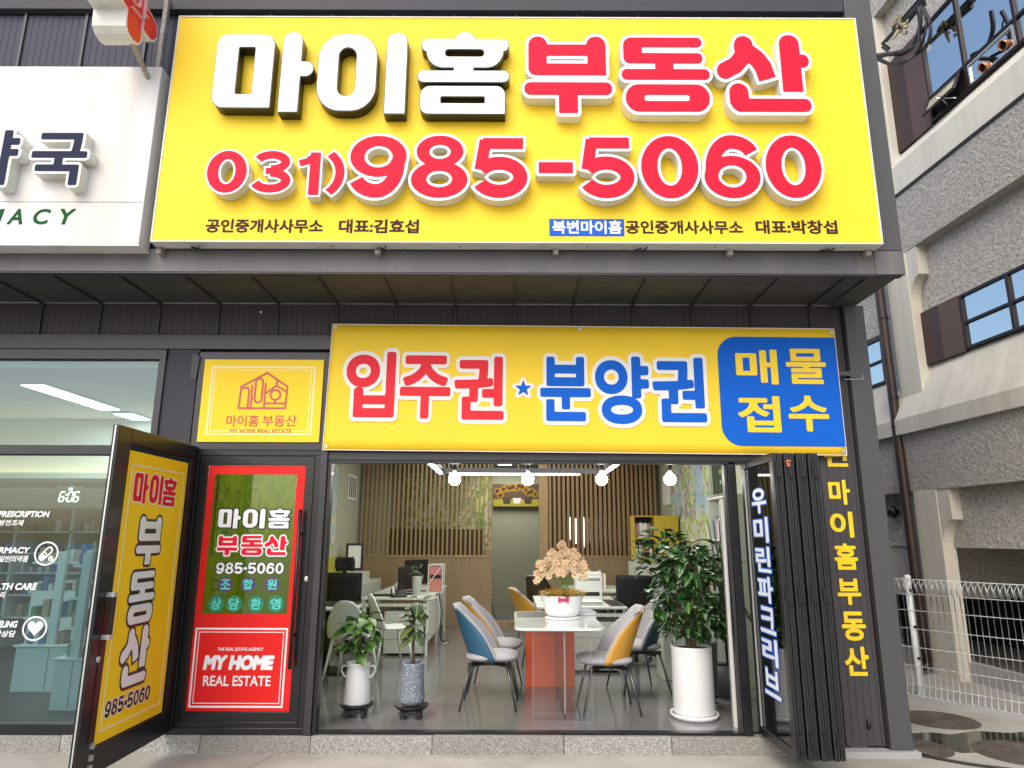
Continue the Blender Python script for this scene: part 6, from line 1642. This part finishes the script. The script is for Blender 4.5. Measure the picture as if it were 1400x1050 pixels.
f = MB(); frame_ring(f, -.14, 0, .14, .42, .035, -.012, .012); f.build('frame', 'plastic_black', ff); box('print', 'paper', ff, -.105, .105, -.004, .004, .035, .385)
lc = thing('low_cabinet', 'pale low cabinet along the left wall behind the office chair', 'cabinet', (-2.76, 10.3, FL)); box('body', 'desk_white', lc, 0, .5, 0, 2.0, 0, .82, bevel=.004)
box('whiteboard', 'desk_white', lc, .1, .5, -.04, -.01, .0, .84, bevel=.004); box('box_file', 'desk_white', lc, .1, .46, .5, 1.2, .821, .98, bevel=.01)

def office_chair(label, loc, rz, head=False):
    t = thing('office_chair', label, 'office chair', loc, rz)
    MB().grid(lambda u, v: ((u - .5) * (.46 - .06 * (1 - v)), .22 + .05 * v - .05 * (1 - (2 * u - 1) ** 2) * -.6 - .03, .52 + .52 * v), 8, 10).build('backrest', 'fabric_black', t, smooth=True, solid=.035)
    f_ = MB(); frame_ring(f_, -.235, .52, .235, 1.05, .02, .20, .235); f_.build('back_frame', 'plastic_black', t)
    if head: MB().grid(lambda u, v: (.125 * math.sin((u - .5) * 2.6) * (1 - .25 * (2 * v - 1) ** 4), .24 - .05 * math.cos((u - .5) * 2.6) + .04, 1.08 + .17 * v), 8, 5).build('headrest', 'fabric_black', t, smooth=True, solid=.06, bevel=.0); box('headrest_post', 'plastic_black', t, -.025, .025, .24, .27, 1.04, 1.16)
    MB().prism_xy(rrect(.25, .25, .07), .42, .50).build('seat', 'fabric_black', t, bevel=.02)
    for s_ in (-1, 1): a_ = MB().bar((s_ * .28, .02, .45), (s_ * .29, .02, .66), .03).box(s_ * .29 - .04, s_ * .29 + .04, -.13, .13, .66, .69).build('armrest', 'plastic_black', t)
    MB().tube([(0, 0, .08), (0, 0, .42)], .028, 12).build('gas_column', 'plastic_black', t)
    for k in range(5):
        a = 2 * PI * k / 5 + .3; MB().bar((0, 0, .09), (.30 * math.cos(a), .30 * math.sin(a), .06), .04, .03).build('foot', 'plastic_black', t); MB().lathe([(0, -.03), (.03, -.012), (.03, .012), (0, .03)], 10, c=(.30 * math.cos(a), .30 * math.sin(a), .03)).build('caster', 'plastic_black', t)
    return t
office_chair('tall black office chair with headrest beside the left desk', (-2.22, 9.75, FL), R(175), True)
office_chair('black mesh office chair behind the right desk, seen from behind', (1.62, 9.35, FL), R(170))
office_chair('black mesh office chair turned sideways beside the white printer', (1.30, 10.35, FL), R(100))
pn = thing('printer', 'white desktop printer on the right desk behind the orchids', 'printer', (1.02, 9.45, DT))
box('body', 'plastic_white', pn, -.17, .17, -.18, .18, 0, .30, bevel=.01); box('lid', 'plastic_white', pn, -.165, .165, -.17, .17, .301, .34, bevel=.006); box('tray_slot', 'cable', pn, -.13, .13, -.1815, -.1802, .05, .10); box('control_strip', 'bmix2', pn, -.14, .14, -.1815, -.1802, .24, .27)
pa = thing('paper_pile', 'loose papers and a tray on the right desk', 'papers', (.95, 8.65, DT)); 
for k in range(6): box('sheet', 'paper', pa, -.2 + .02 * (k % 3), .12 + .03 * (k % 2), -.12, .12 + .01 * k, k * .008, k * .008 + .004)
dm = thing('glass_desk_pad', 'dark glass desk pad at the corner of the right desk', 'desk pad', (1.15, 8.85, DT)); box('pad', 'chrome_dark', dm, .02, .19, -.4, .4, 0, .006)
fs_ = thing('file_stack', 'row of grey files standing on the rear desk', 'files', (1.22, 11.2, DT)); books(fs_, -.2, .28, -.12, .12, 0, .30, rr, 'x', 'file')
wc = thing('white_cabinet', 'white low cabinet behind the big tree and teal chair', 'cabinet', (1.68, 8.0, FL)); box('body', 'desk_white', wc, 0, .9, 0, .4, 0, .62, bevel=.005)
for k in range(3): d_ = box('drawer', 'desk_white', wc, .01 + k * .3, .29 + k * .3, -.012, -.001, .03, .60, bevel=.004); box('handle', 'chrome_dark', d_, .11 + k * .3, .19 + k * .3, -.02, -.0125, .5, .515)

# ---------------- desk clutter
rr = random.Random(77)
for k, (x, y, lab) in enumerate(((-1.72, 11.5, 'loose white papers at the far end of the left desk'), (.52, 8.6, 'loose papers on the right desk just behind the orchids'), (1.5, 10.95, 'loose papers at the right end of the rear desk'))):
    t = thing('paper_sheets', lab, 'papers', (x, y, DT), rr.uniform(-.4, .4))
    for j in range(4): MB().box(-.105, .105, -.15, .15, .0012 * j, .0012 * j + .001, Matrix.Translation((rr.uniform(-.04, .04), rr.uniform(-.04, .04), 0)) @ Matrix.Rotation(rr.uniform(-.3, .3), 4, 'Z')).build('sheet', 'paper', t)
t = thing('desk_cables', 'tangle of black cables hanging at the right side of the left desk', 'cables', (-1.06, 10.3, FL))
for k in range(3):
    MB().tube(cat([(0, .1 * k, .70), (.03 + .01 * k, .12 * k, .45), (.02, .1 * k + .05, .15), (.05, .25 + .1 * k, .012), (.12, .4 + .12 * k, .012)], 6), .006, 6).build('cable', 'cable' if k else 'desk_white', t, smooth=True)
t = thing('mug', 'white mug on the corner of the right desk', 'mug', (.42, 9.1, DT))
MB().lathe([(0, 0), (.036, 0), (.04, .09), (.036, .09), (.033, .01), (0, .008)], 20).build('cup', 'pot_white', t, smooth=True); MB().tube(cat([(.038, 0, .075), (.062, 0, .06), (.058, 0, .03), (.037, 0, .022)], 5), .005, 6).build('handle', 'pot_white', t, smooth=True)
